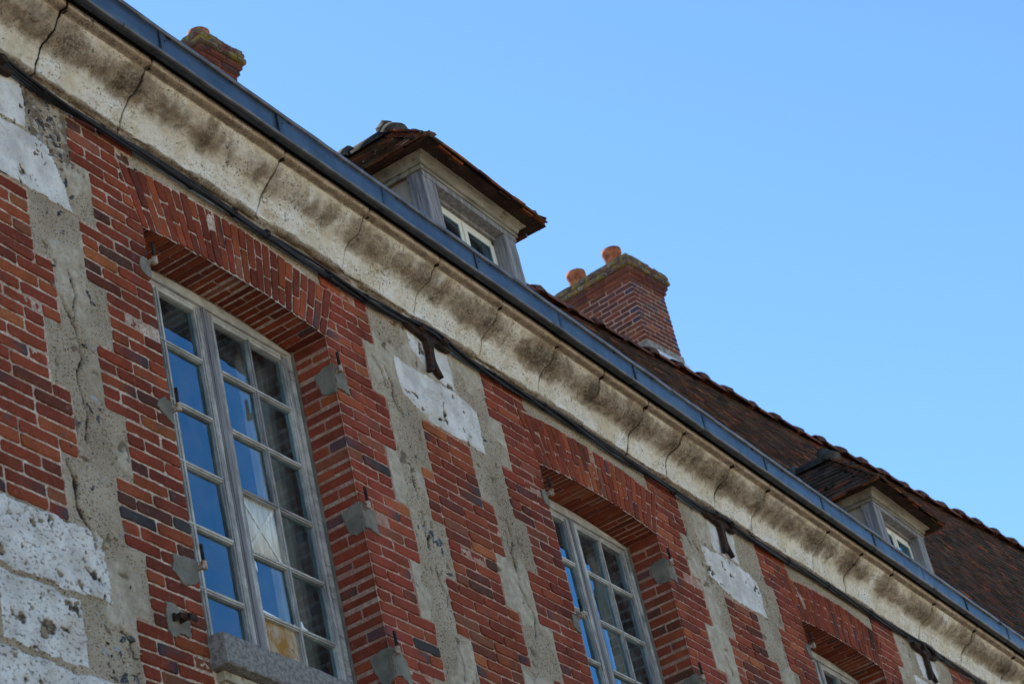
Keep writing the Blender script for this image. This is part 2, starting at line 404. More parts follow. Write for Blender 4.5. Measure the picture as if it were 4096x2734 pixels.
BK = [((.27, .068, .042), 5), ((.23, .056, .038), 5.5), ((.31, .088, .048), 4), ((.195, .052, .038), 5), ((.15, .048, .038), 2.8), ((.36, .13, .065), .7), ((.105, .050, .045), 1.2), ((.06, .062, .08), .28), ((.25, .10, .07), 1.2)]
BW = np.cumsum([b[1] for b in BK]); BW = BW/BW[-1]
def bcol(warm=0.0):
    c = BK[int(np.searchsorted(BW, random.random()))][0]
    if warm < 0 and random.random() < -warm: c = BK[random.choice((0, 0, 1, 2, 3))][0]
    if warm > 0 and random.random() < warm: c = BK[random.choice((2, 5, 0))][0]
    k = random.uniform(.85, 1.15)*1.05
    return tuple(min(.7, v*k*random.uniform(.95, 1.06)*g) for v, g in zip(c, (.84, .80, .62)))

def brick(mb, q, y0=0.0, depth=.03, F=None, ch=.0035, jit=.0021, col=None, warm=0.0, yj=.0022):
    """q: 4 corners (x,z) counter-clockwise seen from the front"""
    q = [np.array(p, float) for p in q]; pts = []; nrm = []
    if F is None:
        q = [p+np.array([0, float(vn(p[0], 0, 1.7, 200)-.5)*.012+float(vn(p[0], p[1], 5, 201)-.5)*.004]) for p in q]
        if random.random() < .05: y0 += random.uniform(.003, .007)
    for i in range(4):
        a = q[i]; b = q[(i+1) % 4]; d = b-a; L = np.linalg.norm(d)
        if L < .012: continue
        d = d/L; nn = np.array([-d[1], d[0]]); rc = min(.006, L*.25)*random.choice((.6, .8, 1, 1.3, 1.6, 2.6))
        k = max(1, int(L/.045)); ts = [rc]+[L*j/k for j in range(1, k)]+[L-rc]
        for t in ts: pts.append(a+d*t+nn*random.uniform(-jit, jit)); nrm.append(nn)
    n = len(pts)
    if n < 4: return
    tx = random.uniform(-1, 1)*.006; tz = random.uniform(-1, 1)*.03; yo = y0+random.uniform(-yj, yj)
    c0 = sum(q)/4
    def yy(p, o): return yo+o+(p[0]-c0[0])*tx+(p[1]-c0[1])*tz
    r1 = [p+m*ch for p, m in zip(pts, nrm)]
    vs = [(p[0], yy(p, 0), p[1]) for p in r1]+[(p[0], yy(p, ch*.8), p[1]) for p in pts]+[(p[0], y0+depth, p[1]) for p in pts]
    col = col or bcol(warm)
    cc = [col]*(3*n)
    if random.random() < .09:      # one end burnt blue-grey
        e = random.choice((-1, 1)); xs = [p[0] for p in pts]; L = max(xs)-min(xs); mid = (max(xs)+min(xs))/2
        bc = random.choice(((.06, .06, .07), (.09, .05, .045)))
        cc = [tuple(a+(b-a)*min(1, max(0, (e*(p[0]-mid)/L-.18)*5)) for a, b in zip(col, bc)) for p in vs]
    if F: vs = [F(*p) for p in vs]
    fs = [tuple(range(n))]+[(k*n+i, (k+1)*n+i, (k+1)*n+(i+1) % n, k*n+(i+1) % n) for k in range(2) for i in range(n)]
    mb.add(vs, fs, cc)
def rect(x0, x1, z0, z1): return [(x0, z0), (x1, z0), (x1, z1), (x0, z1)]
J = .0066
def row(mb, xa, xb, z0, z1, units, start, **kw):
    """lay one course between xa and xb; units = number of half bricks, start = header first"""
    n = units; h = (xb-xa)/n; x = 0; seq = []
    if start: seq.append(1); x = 1
    while x < n:
        s = 2 if n-x >= 2 else 1
        if s == 2 and random.random() < .10: s = 1
        seq.append(s); x += s
    x = xa
    for s in seq:
        b = x+s*h
        brick(mb, rect(x+J, b-J, z0+J, z1-J), **kw); x = b

B = top('brick_building', 'weathered red brick and chalk building with zinc gutter, two dormers and tall chimneys', 'building')

# ---------------- heightfield sheet of the wall: mortar beds, render strips, chalk blocks
def nonuni(segs):
    xs = []
    for a, b, st in segs: xs += list(np.arange(a, b-1e-6, (b-a)/max(1, round((b-a)/st))))
    xs.append(segs[-1][1]); return np.array(xs)
X0, X1 = -4.85, 17.2
gx = nonuni([(X0, -2.2, .05), (-2.2, 3.7, .0085), (3.7, 8.0, .013), (8.0, 13.0, .02), (13.0, X1, .06)])
gz = nonuni([(ZLOW, ZT, .0095)])
GX, GZ = np.meshgrid(gx, gz, indexing='ij')
def sheet(GX, GZ):
    k = np.round((GX-2.606)/PITCH); u = GX-(2.606+PITCH*k)
    wob = (fbm(GX, GZ, 9, 3, 3)-.5)*.03
    au = np.abs(u)
    band = np.floor((ZB-GZ)/BH)
    wide_j = (np.mod(band, 2) == 1); wide_p = (np.mod(band, 2) == 0)
    jo = np.where(wide_j, .60, .725)
    ph = np.where(wide_p, .372, .252)
    lab_ = np.full(GX.shape, 1)                     # 1 render
    lab_[au > jo] = 0                                # brick beds
    lab_[(au < ph) & (band >= 1) & (band <= 5)] = 0
    # chalk: wobbly outlines
    w2 = wob*1.1; gzz = GZ+(fbm(GX, GZ, 11, 31, 3)-.5)*.035
    slope = np.where(k == 0, .0, .02)*np.sin(k*2.1)
    up_ = (u+w2 > -.20) & (u+w2 < .215) & (gzz > .158) & (GZ < ZT) & ~((k == 0) & (u < -.08) & (gzz < .2+(-u-.08)*.7))
    lo_ = (u+w2 > -.42) & (u+w2 < .43) & (gzz > -.195) & (gzz < .140) & ~((u < -.1) & (gzz < -.195+(-u-.1)*.30)) & ~((u > .30) & (gzz > .14-(u-.30)*.35))
    c6 = (au+w2 < .455) & (gzz < -1.912) & (gzz > -2.235)
    c7 = (au+w2 < .248) & (gzz < -2.262) & (gzz > -2.57)
    c8 = (au+w2 < .43) & (gzz < -2.60)
    up_ &= ~((k == -1) & (u > .29)) ; 
    upm = (k == -1) & (u+w2 > -.2) & (u+w2 < .295) & (gzz > .158)
    lom = (k == -1) & (u > -.4) & (u+w2 < .49-np.clip(.0-gzz, -.3, .3)*-.35) & (gzz > -.195) & (gzz < .145)
    ch = up_ | lo_ | c6 | c7 | c8 | upm | lom
    lab_[ch] = 2
    # spandrel above arch is render; arch itself is beds
    t = np.mod(GX, PITCH)
    isw = (GX-t >= min(BAYS)*PITCH-1e-6)
    tt = np.where(t > 2.6, t-PITCH, t)
    sk_l = -.36*GZ; sk_r = OW+.44*GZ
    inarch = (tt > -.115) & (tt < 1.66) & (GZ > -.02) & (GZ < extr(tt)) & (tt > -.37*GZ-.012) & (tt < OW+.45*GZ+.012)
    span = (tt > -.02) & (tt < 1.55) & (GZ >= extr(tt))
    lab_[inarch] = 0
    lab_[span] = 1
    zone = span
    hole = (t > 0) & (t < OW) & (GZ < intr(t)) & (GZ > -2.36)
    # below the sill: apron
    apr = (t > .02) & (t < OW-.02) & (GZ <= -2.36)
    lab_[apr] = 3
    return k, u, lab_, hole, span
k_, u_, LB, HOLE, SPAN = sheet(GX, GZ)
n1 = fbm(GX, GZ, 7, 1, 5, .55); n2 = fbm(GX, GZ, 45, 2, 3); n3 = fbm(GX, GZ, 2.3, 5, 4)
skim = sst(.53, .555, fbm(GX, GZ, 2.6, 8, 4, .5)+(.06)*np.sin(GX*1.3))
skim[SPAN] = 0
Y = np.zeros(GX.shape)
mort = .0066+(n2-.5)*.006+(n1-.5)*.009
rend = .003+(n1-.5)*.012+(n2-.5)*.006-skim*.0045
# cracks
cr = np.zeros(GX.shape)
def crack(pl, wdt=.006, dep=1.0):
    global cr
    P = np.array(pl, float)
    x0, x1 = P[:, 0].min()-.05, P[:, 0].max()+.05; z0, z1 = P[:, 1].min()-.05, P[:, 1].max()+.05
    m = (GX > x0) & (GX < x1) & (GZ > z0) & (GZ < z1)
    gxx = GX[m]; gzz = GZ[m]
    gxx = gxx+(fbm(gxx, gzz, 22, 40, 3)-.5)*.03; gzz = gzz+(fbm(gxx, gzz, 22, 41, 3)-.5)*.03
    d = np.full(gxx.shape, 9.)
    for a, b in zip(P[:-1], P[1:]):
        ab = b-a; t = np.clip(((gxx-a[0])*ab[0]+(gzz-a[1])*ab[1])/(ab@ab), 0, 1)
        d = np.minimum(d, np.hypot(gxx-a[0]-t*ab[0], gzz-a[1]-t*ab[1]))
    wv = wdt*(.5+vn(gxx, gzz, 14, 50))
    cr[m] = np.maximum(cr[m], dep*(1-sst(wv*.5, wv*1.4, d)))
crack([(-.70, -.72), (-.62, -.86), (-.60, -1.0), (-.66, -1.1), (-.62, -1.3), (-.655, -1.45)], .007)
crack([(-.80, -1.60), (-.765, -1.68), (-.775, -1.80), (-.72, -1.88), (-.69, -1.93)], .013)
crack([(-.60, -2.33), (-.54, -2.36), (-.53, -2.43)], .009)
crack([(-.63, -.55), (-.60, -.66), (-.62, -.8)], .006)
crack([(2.06, .02), (2.12, -.08), (2.10, -.17), (2.16, -.25)], .008)
crack([(2.13, -.86), (2.16, -1.0), (2.13, -1.08)], .01)
crack([(3.10, -.60), (3.12, -.72), (3.07, -.86), (3.09, -.98)], .009)
crack([(3.05, -1.02), (3.12, -1.12), (3.16, -1.22), (3.12, -1.33)], .009)
crack([(2.20, -1.62), (2.22, -1.75), (2.19, -1.85)], .007)
crack([(1.95, .06), (2.02, -.02), (2.05, -.12)], .006)
for i in range(26):
    kk = random.choice((1, 2, 3, 0)); sx = random.choice((-1, 1)); x = pierc(kk)+sx*random.uniform(.42, .58); z = random.uniform(-2.2, .3)
    pl = [(x, z)]
    for j in range(random.randint(2, 4)): x += random.uniform(-.035, .035); z -= random.uniform(.04, .1); pl.append((x, z))
    crack(pl, random.uniform(.004, .009))
pit = sst(.655, .72, fbm(GX, GZ, 17, 60, 4, .6)+.10*(fbm(GX, GZ, 2.4, 61, 2)-.5))
pit_r = sst(.74, .80, fbm(GX, GZ, 13, 63, 3, .55))
k_w = np.where((np.round((GX-2.606)/PITCH) <= -1) & (GZ < -1), -.035, -.10)+(fbm(GX, GZ, 60, 66, 3, .6)-.5)*.10
pitc = sst(.60, .68, k_w+ fbm(GX, GZ, 15, 60, 4, .6)+.22*(fbm(GX, GZ, 3.1, 61, 2)-.5))
chk = -.004+(n1-.5)*.020+(n2-.5)*.006+pitc*.012
Y = np.where(LB == 0, mort, np.where(LB == 1, rend+pit_r*.005, np.where(LB == 2, chk, .008+(n1-.5)*.01)))
Y = Y+cr*.028*(LB > 0)
# chalk blocks: rounded arrises
V = np.stack([GX, Y, GZ], -1).reshape(-1, 3)
ruin = ((GX > -.83) & (GX < -.47) & (GZ > .10)).astype(float)*sst(.35, .5, fbm(GX, GZ, 9, 70, 3))
msk = np.stack([skim, np.maximum(cr, np.where(LB == 2, pitc, 0)), np.maximum(ruin, np.where(LB == 1, pit_r, 0))], -1).reshape(-1, 3)
nx, nz = GX.shape
I, Jx = np.meshgrid(np.arange(nx-1), np.arange(nz-1), indexing='ij')
q = np.stack([I*nz+Jx, (I+1)*nz+Jx, (I+1)*nz+Jx+1, I*nz+Jx+1], -1)
cl = LB[:-1, :-1]; ck = k_[:-1, :-1]; cu = u_[:-1, :-1]; ch_ = HOLE[:-1, :-1] & HOLE[1:, 1:]
cz = GZ[:-1, :-1]; cb = np.floor((ZB-cz)/BH)
inb = (GX[:-1, :-1] < max(BAYS)*PITCH+OW+.7)
def part_sheet(name, mask, mat, label=None):
    qq = q[mask & ~ch_]
    if len(qq) < 30: return
    o = grid_obj(name, V, qq, msk, mat, B)
    if label: lab(o, label)
    return o
part_sheet('wall', cl == 0, M['mortar'])
for k in PIERS:
    for s in (-1, 1):
        part_sheet('render_strip', (cl == 1) & (ck == k) & (np.sign(cu) == s) & (np.abs(cu) < .9) & ~SPAN[:-1, :-1], M['render'])
    for lo, hi in ((-2, -1), (0, 0), (6, 6), (7, 7), (8, 8)):
        part_sheet('chalk_block', (cl == 2) & (ck == k) & (cb >= lo) & (cb <= hi), M['chalk_lichen' if lo >= 6 else 'chalk'])
tb = np.floor((GX[:-1, :-1]+.5)/PITCH)
for i in BAYS:
    part_sheet('spandrel_render', (cl == 1) & SPAN[:-1, :-1] & (tb == i), M['render'])
    part_sheet('window_apron', (cl == 3) & (tb == i), M['apron'])

# ---------------- bricks
def window_bricks(i):
    ox = i*PITCH
    wash = i >= 0
    # jambs
    for side in (-1, 1):
        mb = MB()
        nc = 0; z = ZB+BH
        while z > ZLOW+.0:
            z1 = z; z0 = z-CH; b = math.floor((ZB-(z0+.01))/BH)
            wide = (b % 2 == 1); wd = .495 if wide else .370; un = 4 if wide else 3
            zm = (z0+z1)/2
            if zm > .325: inner0 = inner1 = (.02 if side < 0 else -.045)
            elif zm > 0: inner0 = -(.37 if side < 0 else .45)*z0; inner1 = -(.37 if side < 0 else .45)*z1
            else: inner0 = inner1 = 0.0
            par = nc % 2
            # distance outward from opening edge: inner..wd
            edges = []
            w0 = wd/un
            seq = []
            x = 0
            if par: seq.append(1); x = 1
            while x < un:
                s_ = 2 if un-x >= 2 else 1
                seq.append(s_); x += s_
            pos = wd+ (0)
            cuts = [0]
            for s_ in seq: cuts.append(cuts[-1]+s_*w0)
            outj = random.uniform(-.006, .006)
            for a, bb in zip(cuts[:-1], cuts[1:]):
                a0, a1 = a, a; b0 = b1 = bb
                if bb > wd-.01: b0 = b1 = bb+outj
                # clip with slanted inner edge (inner is negative when it cuts into the jamb)
                c0, c1 = -inner0, -inner1
                first = (a == 0)
                if zm > 0:
                    if bb <= min(c0, c1)+.02: continue
                    if a < max(c0, c1): a0, a1, first = c0, c1, True
                if first and zm > .325: a0 = a1 = -inner0
                g = J if not (first and zm <= 0) else 0.0
                def px(d): return ox-d if side < 0 else ox+OW+d
                P = [(px(b0-J), z0+J), (px(a0+g), z0+J), (px(a1+g), z1-J), (px(b1-J), z1-J)]
                if side > 0: P = [P[1], P[0], P[3], P[2]]
                dep = .03
                if first and zm <= 0: dep = .232 if (bb-a) < .15 else .112
                brick(mb, P, 0, dep, warm=.5 if z > -.1 and side > 0 else .05)
            if zm <= 0.0:      # second brick behind in the reveal
                first_w = cuts[1]
                if first_w > .15:
                    x0_, x1_ = (ox-.03, ox+random.uniform(-.001, .001)) if side < 0 else (ox+OW+random.uniform(-.001, .001), ox+OW+.03)
                    brick(mb, rect(x0_, x1_, z0+J, z1-J), .123, .11, yj=.0, ch=.002)
            nc += 1; z -= CH
        mat = M['brick_wash'] if (wash and (side > 0 or i >= 1)) else M['brick']
        mb.build('brick_jamb', mat, B)
        # mortar behind the reveal
        m2 = MB(); xx = ox-.004 if side < 0 else ox+OW+.004
        m2.box(min(xx, xx+side*.02), max(xx, xx+side*.02), .012, .30, -2.36, .02)
        m2.build('reveal_mortar', M['mortar'], B)
    # arch
    mb = MB(); N = 26
    for n in range(N):
        def bot(kk): t = OW*kk/N; return np.array([ox+t, intr(t)])
        def tp(kk): t = -.118+1.775*kk/N; return np.array([ox+t, extr(np.clip(t, 0, 1.54))])
        b0, b1, t0, t1 = bot(n), bot(n+1), tp(n), tp(n+1)
        def pt(a, b, f): return a+(b-a)*f
        dj = (b1-b0)/np.linalg.norm(b1-b0)*J*.72
        cut = .64 if n % 2 == 0 else .36
        cut += random.uniform(-.03, .03); jf = J/.33; topj = random.uniform(-.03, .012)
        dropj = random.uniform(-.004, .003)
        for f0, f1, low in ((0+dropj, cut-jf, True), (cut+jf, 1.0+topj, False)):
            P = [pt(b0, t0, f0)+dj, pt(b1, t1, f0)-dj, pt(b1, t1, f1)-dj, pt(b0, t0, f1)+dj]
            dep = .03
            if low: dep = .232 if n % 2 else .112
            brick(mb, P, 0, dep, warm=-.75, jit=.0018)
            if low and not n % 2:
                f1b = .3; P = [pt(b0, t0, f0)+dj, pt(b1, t1, f0)-dj, pt(b1, t1, f1b)-dj, pt(b0, t0, f1b)+dj]
                brick(mb, P, .122, .112, yj=0, ch=.002, warm=-.8)
    # soffit mortar
    m2 = MB(); ns = 24
    vs = []; 
    for j in range(ns+1):
        t = -.01+(OW+.02)*j/ns; zz = intr(np.clip(t, 0, OW))+.006
        vs += [(ox+t, .012, zz), (ox+t, .34, zz), (ox+t, .34, zz+.02), (ox+t, .012, zz+.02)]
    fs = []
    for j in range(ns):
        a = j*4; b = a+4
        for e in range(4): fs.append((a+e, a+(e+1) % 4, b+(e+1) % 4, b+e))
    m2.add(vs, fs); 
    ar = mb.build('brick_arch', M['brick'], B)
    m2.build('soffit_mortar', M['mortar'], ar)
for i in BAYS: window_bricks(i)
for k in PIERS:
    mb = MB(); cx = pierc(k); nc = 0; z = ZB-BH
    while z > ZB-6*BH+.01:
        b = math.floor((ZB-(z-CH/2))/BH); wide = (b % 2 == 0); hw = .372 if wide else .252
        row(mb, cx-hw+random.uniform(-.005, .005), cx+hw+random.uniform(-.005, .005), z-CH, z, 6 if wide else 4, nc % 2, warm=.12 if k >= 0 else .0)
        nc += 1; z -= CH
    mb.build('brick_panel', M['brick_lime'] if k < 0 else M['brick'], B)

# ---------------- flints set in the render
def stone(mb, x, y, z, sx, sy, sz, col, seed):
    rr = random.Random(seed); vs = []; n, m = 9, 6
    ang = rr.uniform(0, 3.14); sx *= rr.uniform(.8, 1.5); sz *= rr.uniform(.5, 1.1)
    for a in range(m+1):
        ph = math.pi*a/m
        for b in range(n):
            th = 2*math.pi*b/n; k = rr.uniform(.70, 1.15)
            p = (math.sin(ph)*math.cos(th)*sx*k, math.cos(ph)*sz*k)
            c, s_ = math.cos(ang), math.sin(ang)
            vs.append((x+p[0]*c-p[1]*s_, y+math.sin(ph)*math.sin(th)*sy*k, z+p[0]*s_+p[1]*c))
    fs = [(a*n+b, a*n+(b+1) % n, (a+1)*n+(b+1) % n, (a+1)*n+b) for a in range(m) for b in range(n)]
    mb.add(vs, fs, col)
def mat_flint():
    s = NT('flint'); c = s.attr('Col').outputs[0]
    c = s.mix(s.ramp(s.noise(40, 4, .7), .52, .62), c, (.20, .19, .18))
    s.color(c); s.rough(.5); s.b.inputs['Specular IOR Level'].default_value = .25; s.bump([(s.noise(60, 4, .7), .004, .6)]); return s.m
M['flint'] = mat_flint()
FC = [(.028, .027, .028), (.045, .042, .04), (.13, .075, .035), (.30, .28, .25), (.18, .13, .085), (.38, .35, .30)]
fl = [(-.67, .26, .035, .0), (-.60, .33, .03, 0), (-.73, .36, .035, 4), (-.56, .25, .022, 1), (-.62, .19, .03, 3), (-.54, .38, .028, 2), (-.72, .24, .025, 5), (-.64, .41, .03, 0), (-.55, .15, .02, 0), (-.50, .20, .02, 4), (-.69, .17, .02, 3),
      (-.55, -.02, .035, 0), (-.63, -.1, .035, 0), (-.52, -.09, .025, 1), (-.60, -.19, .02, 3), (-.72, -.27, .025, 0), (-.62, -.33, .02, 0), (-.68, -.42, .015, 5), (-.58, -.47, .025, 1),
      (-.50, -.62, .022, 0), (-.48, -.66, .02, 0), (-.66, -.98, .022, 2), (-.58, -.93, .025, 0), (-.56, -1.2, .03, 3), (-.60, -1.27, .025, 0), (-.55, -1.29, .03, 1),
      (-.69, -2.35, .03, 2), (-.73, -2.46, .025, 3), (-.62, -2.55, .05, 0), (-.60, -2.68, .07, 2), (-.54, -2.54, .03, 1), (-.68, -2.63, .04, 5), (-.64, -2.43, .03, 3), (-.57, -2.42, .02, 4),
      (2.30, -.30, .022, 2), (2.22, -.22, .012, 0), (2.24, -.30, .012, 1), (2.16, -.45, .014, 0), (2.20, -.50, .014, 1), (2.24, -1.02, .055, 0), (2.19, -1.00, .04, 0), (2.26, -1.07, .04, 1), (2.15, -.97, .03, 3), (2.29, -1.19, .03, 0),
      (2.06, -.98, .016, 0), (2.11, -.02, .016, 1), (1.93, .0, .02, 1), (3.16, -.60, .012, 1), (2.28, -1.92, .04, 1), (.02, .345, .014, 1), (.99, .405, .018, 3)]
for n, (x, z, r, c) in enumerate(fl):
    mb = MB(); stone(mb, x, .009, z, r*1.15, .012, r*.8, FC[int(c)], n); mb.build('flint_stone', M['flint'], B)
mb = MB()
for n in range(60):
    k = random.choice((0, 0, 1, 1, 2)); x = pierc(k)+random.choice((-1, 1))*random.uniform(.42, .57); r = random.uniform(.004, .012)
    stone(mb, x, .006, random.uniform(-2.3, .35), r*1.2, .007, r*.8, random.choice(FC), 100+n)
for n in range(200):
    x = random.uniform(-.81, -.49); r = random.uniform(.006, .018); z = random.uniform(.02, .47) if n < 130 else random.uniform(-2.8, .1)
    if n >= 130 and random.random() < .5: x = random.uniform(-.72, -.52); z = random.uniform(-2.8, -2.3)
    stone(mb, x, .006, z, r*1.3, .012, r*.75, random.choice(FC), 300+n)
o = mb.build('flint_chips', M['flint'], B); o['kind'] = 'stuff'

# ---------------- cement patches round the hinge pins
def patch(poly, y=-.0060, plane='f', x=0, th=.02, shrink=1):
    P = []
    n = len(poly)
    if plane == 'f' and shrink != 1:
        xe = max((p[0] for p in poly), key=lambda v: abs(v-x)*-1) ; zc = sum(p[1] for p in poly)/n
        poly = [(x+(p[0]-x)*shrink, zc+(p[1]-zc)*shrink) for p in poly]
    for i in range(n):
        a = np.array(poly[i]); b = np.array(poly[(i+1) % n]); m = max(1, int(np.linalg.norm(b-a)/.009))
        for j in range(m):
            p = a+(b-a)*j/m; P.append(tuple(p+np.array([random.uniform(-.0045, .0045)+.012*(fbm(p[0], p[1], 28, 5, 2)-.5), random.uniform(-.0045, .0045)+.012*(fbm(p[0], p[1], 28, 6, 2)-.5)])))
    mb = MB()
    if plane == 'f': mb.prism(P, y, y+th, ch=.0015)
    else:
        mb.prism(P, -.0035, .012, ch=.0015, F=(lambda a, b, c: (x+b, a, c)))
    return mb.build('cement_patch', M['cement'], B)
for i in BAYS:
    ox = i*PITCH; xr = ox+OW
    for z, k in ((-.23, 1.), (-1.06, 1.1), (-1.88, 1.3)):
        if i == 0 and z < -1.5:
            patch([(ox-.167, z+.035), (ox-.187, z-.04), (ox-.143, z-.085), (ox-.112, z-.10), (ox-.003, z-.055), (ox+.0, z+.055), (ox-.09, z+.05)])
        elif i == 0 and z < -.5: patch([(ox-.10, z+.03), (ox-.12, z-.0), (ox-.03, z-.05), (ox-.002, z-.07), (ox-.001, z+.05), (ox-.05, z+.07)])
        else: patch([(ox-.07*k, z+.04), (ox-.095*k, z-.01), (ox-.085*k, z-.07), (ox-.04, z-.095), (ox-.001, z-.10), (ox-.001, z+.03)], x=ox, shrink=.78)
        patch([(xr, z+.055), (xr+.06*k, z+.06), (xr+.112*k, z+.02), (xr+.125*k, z-.06*k), (xr+.12*k, z-.115*k), (xr+.06, z-.10), (xr, z-.115)], x=xr, shrink=.88)
        patch([(0, z+.055), (0, z-.115), (.06, z-.112*k), (.09, z-.10), (.115, z-.03), (.122, z+.03), (.06, z+.052)], plane='s', x=xr)
patch([(-.273, -2.10), (-.285, -2.225), (-.255, -2.27), (-.19, -2.235), (-.13, -2.235), (-.12, -2.16), (-.17, -2.12), (-.22, -2.10)], y=-.0045)
# pins
def pintle(x, z, side):
    mb = MB(); pin = MB()
    zt = z+.105
    pin.tube([(x, -.034, z+.02), (x, -.034, zt)], .0085, 8)
    mb.tube([(x, -.034, z-.020), (x, -.034, z-.016), (x, -.034, z+.020)], [.010, .0145, .0145], 10)
    mb.box(min(x, x-.012*side), max(x, x-.012*side), -.030, .01, z-.014, z+.012)
    o = mb.build('hinge_pin', M['rustpaint'], B); lab(o, 'rusty shutter hinge pin beside the window')
    pin.build('pin', M['pin'], o)
for i in BAYS:
    for z in (-.225, -1.045, -1.86):
        pintle(i*PITCH+.004, z, 1); pintle(i*PITCH+OW+.012, z, -1)
# small bracket left of the first sill
mb = MB()
mb.box(-.236, -.230, -.040, .0, -2.185, -2.160); mb.box(-.236, -.190, -.042, -.037, -2.186, -2.158)
mb.box(-.200, -.194, -.060, .0, -2.190, -2.162); mb.box(-.200, -.150, -.062, -.057, -2.190, -2.160); mb.box(-.248, -.238, -.020, .0, -2.192, -2.156)
lab(mb.build('metal_bracket', M['iron'], B), 'small dark metal bracket on the brick left of the sill')

# ---------------- sills
for i in BAYS:
    ox = i*PITCH; mb = MB()
    nseg = 40; vs = []
    prof = [(-.082, -2.352), (-.088, -2.345), (-.088, -2.213), (-.080, -2.202), (.30, -2.175), (.30, -2.352)]
    for j in range(nseg+1):
        x = ox-.012+(OW+.02)*j/nseg
        for (y, z) in prof: vs.append((x, y+(random.uniform(-.0018, .0018) if y < 0 else 0), z+(random.uniform(-.002, .002) if y < 0 else 0)))
    n = len(prof); fs = [(j*n+e, j*n+(e+1) % n, (j+1)*n+(e+1) % n, (j+1)*n+e) for j in range(nseg) for e in range(n)]
    fs += [tuple(range(n)), tuple(range(nseg*n, (nseg+1)*n))]
    mb.add(vs, fs); mb.build('window_sill', M['sill'], B)
    m2 = MB(); m2.box(ox+.03, ox+OW-.03, -.03, .01, -2.40, -2.358); m2.box(ox+.05, ox+OW-.05, -.012, .01, -2.44, -2.40)
    m2.build('sill_moulding', M['apron'], B)

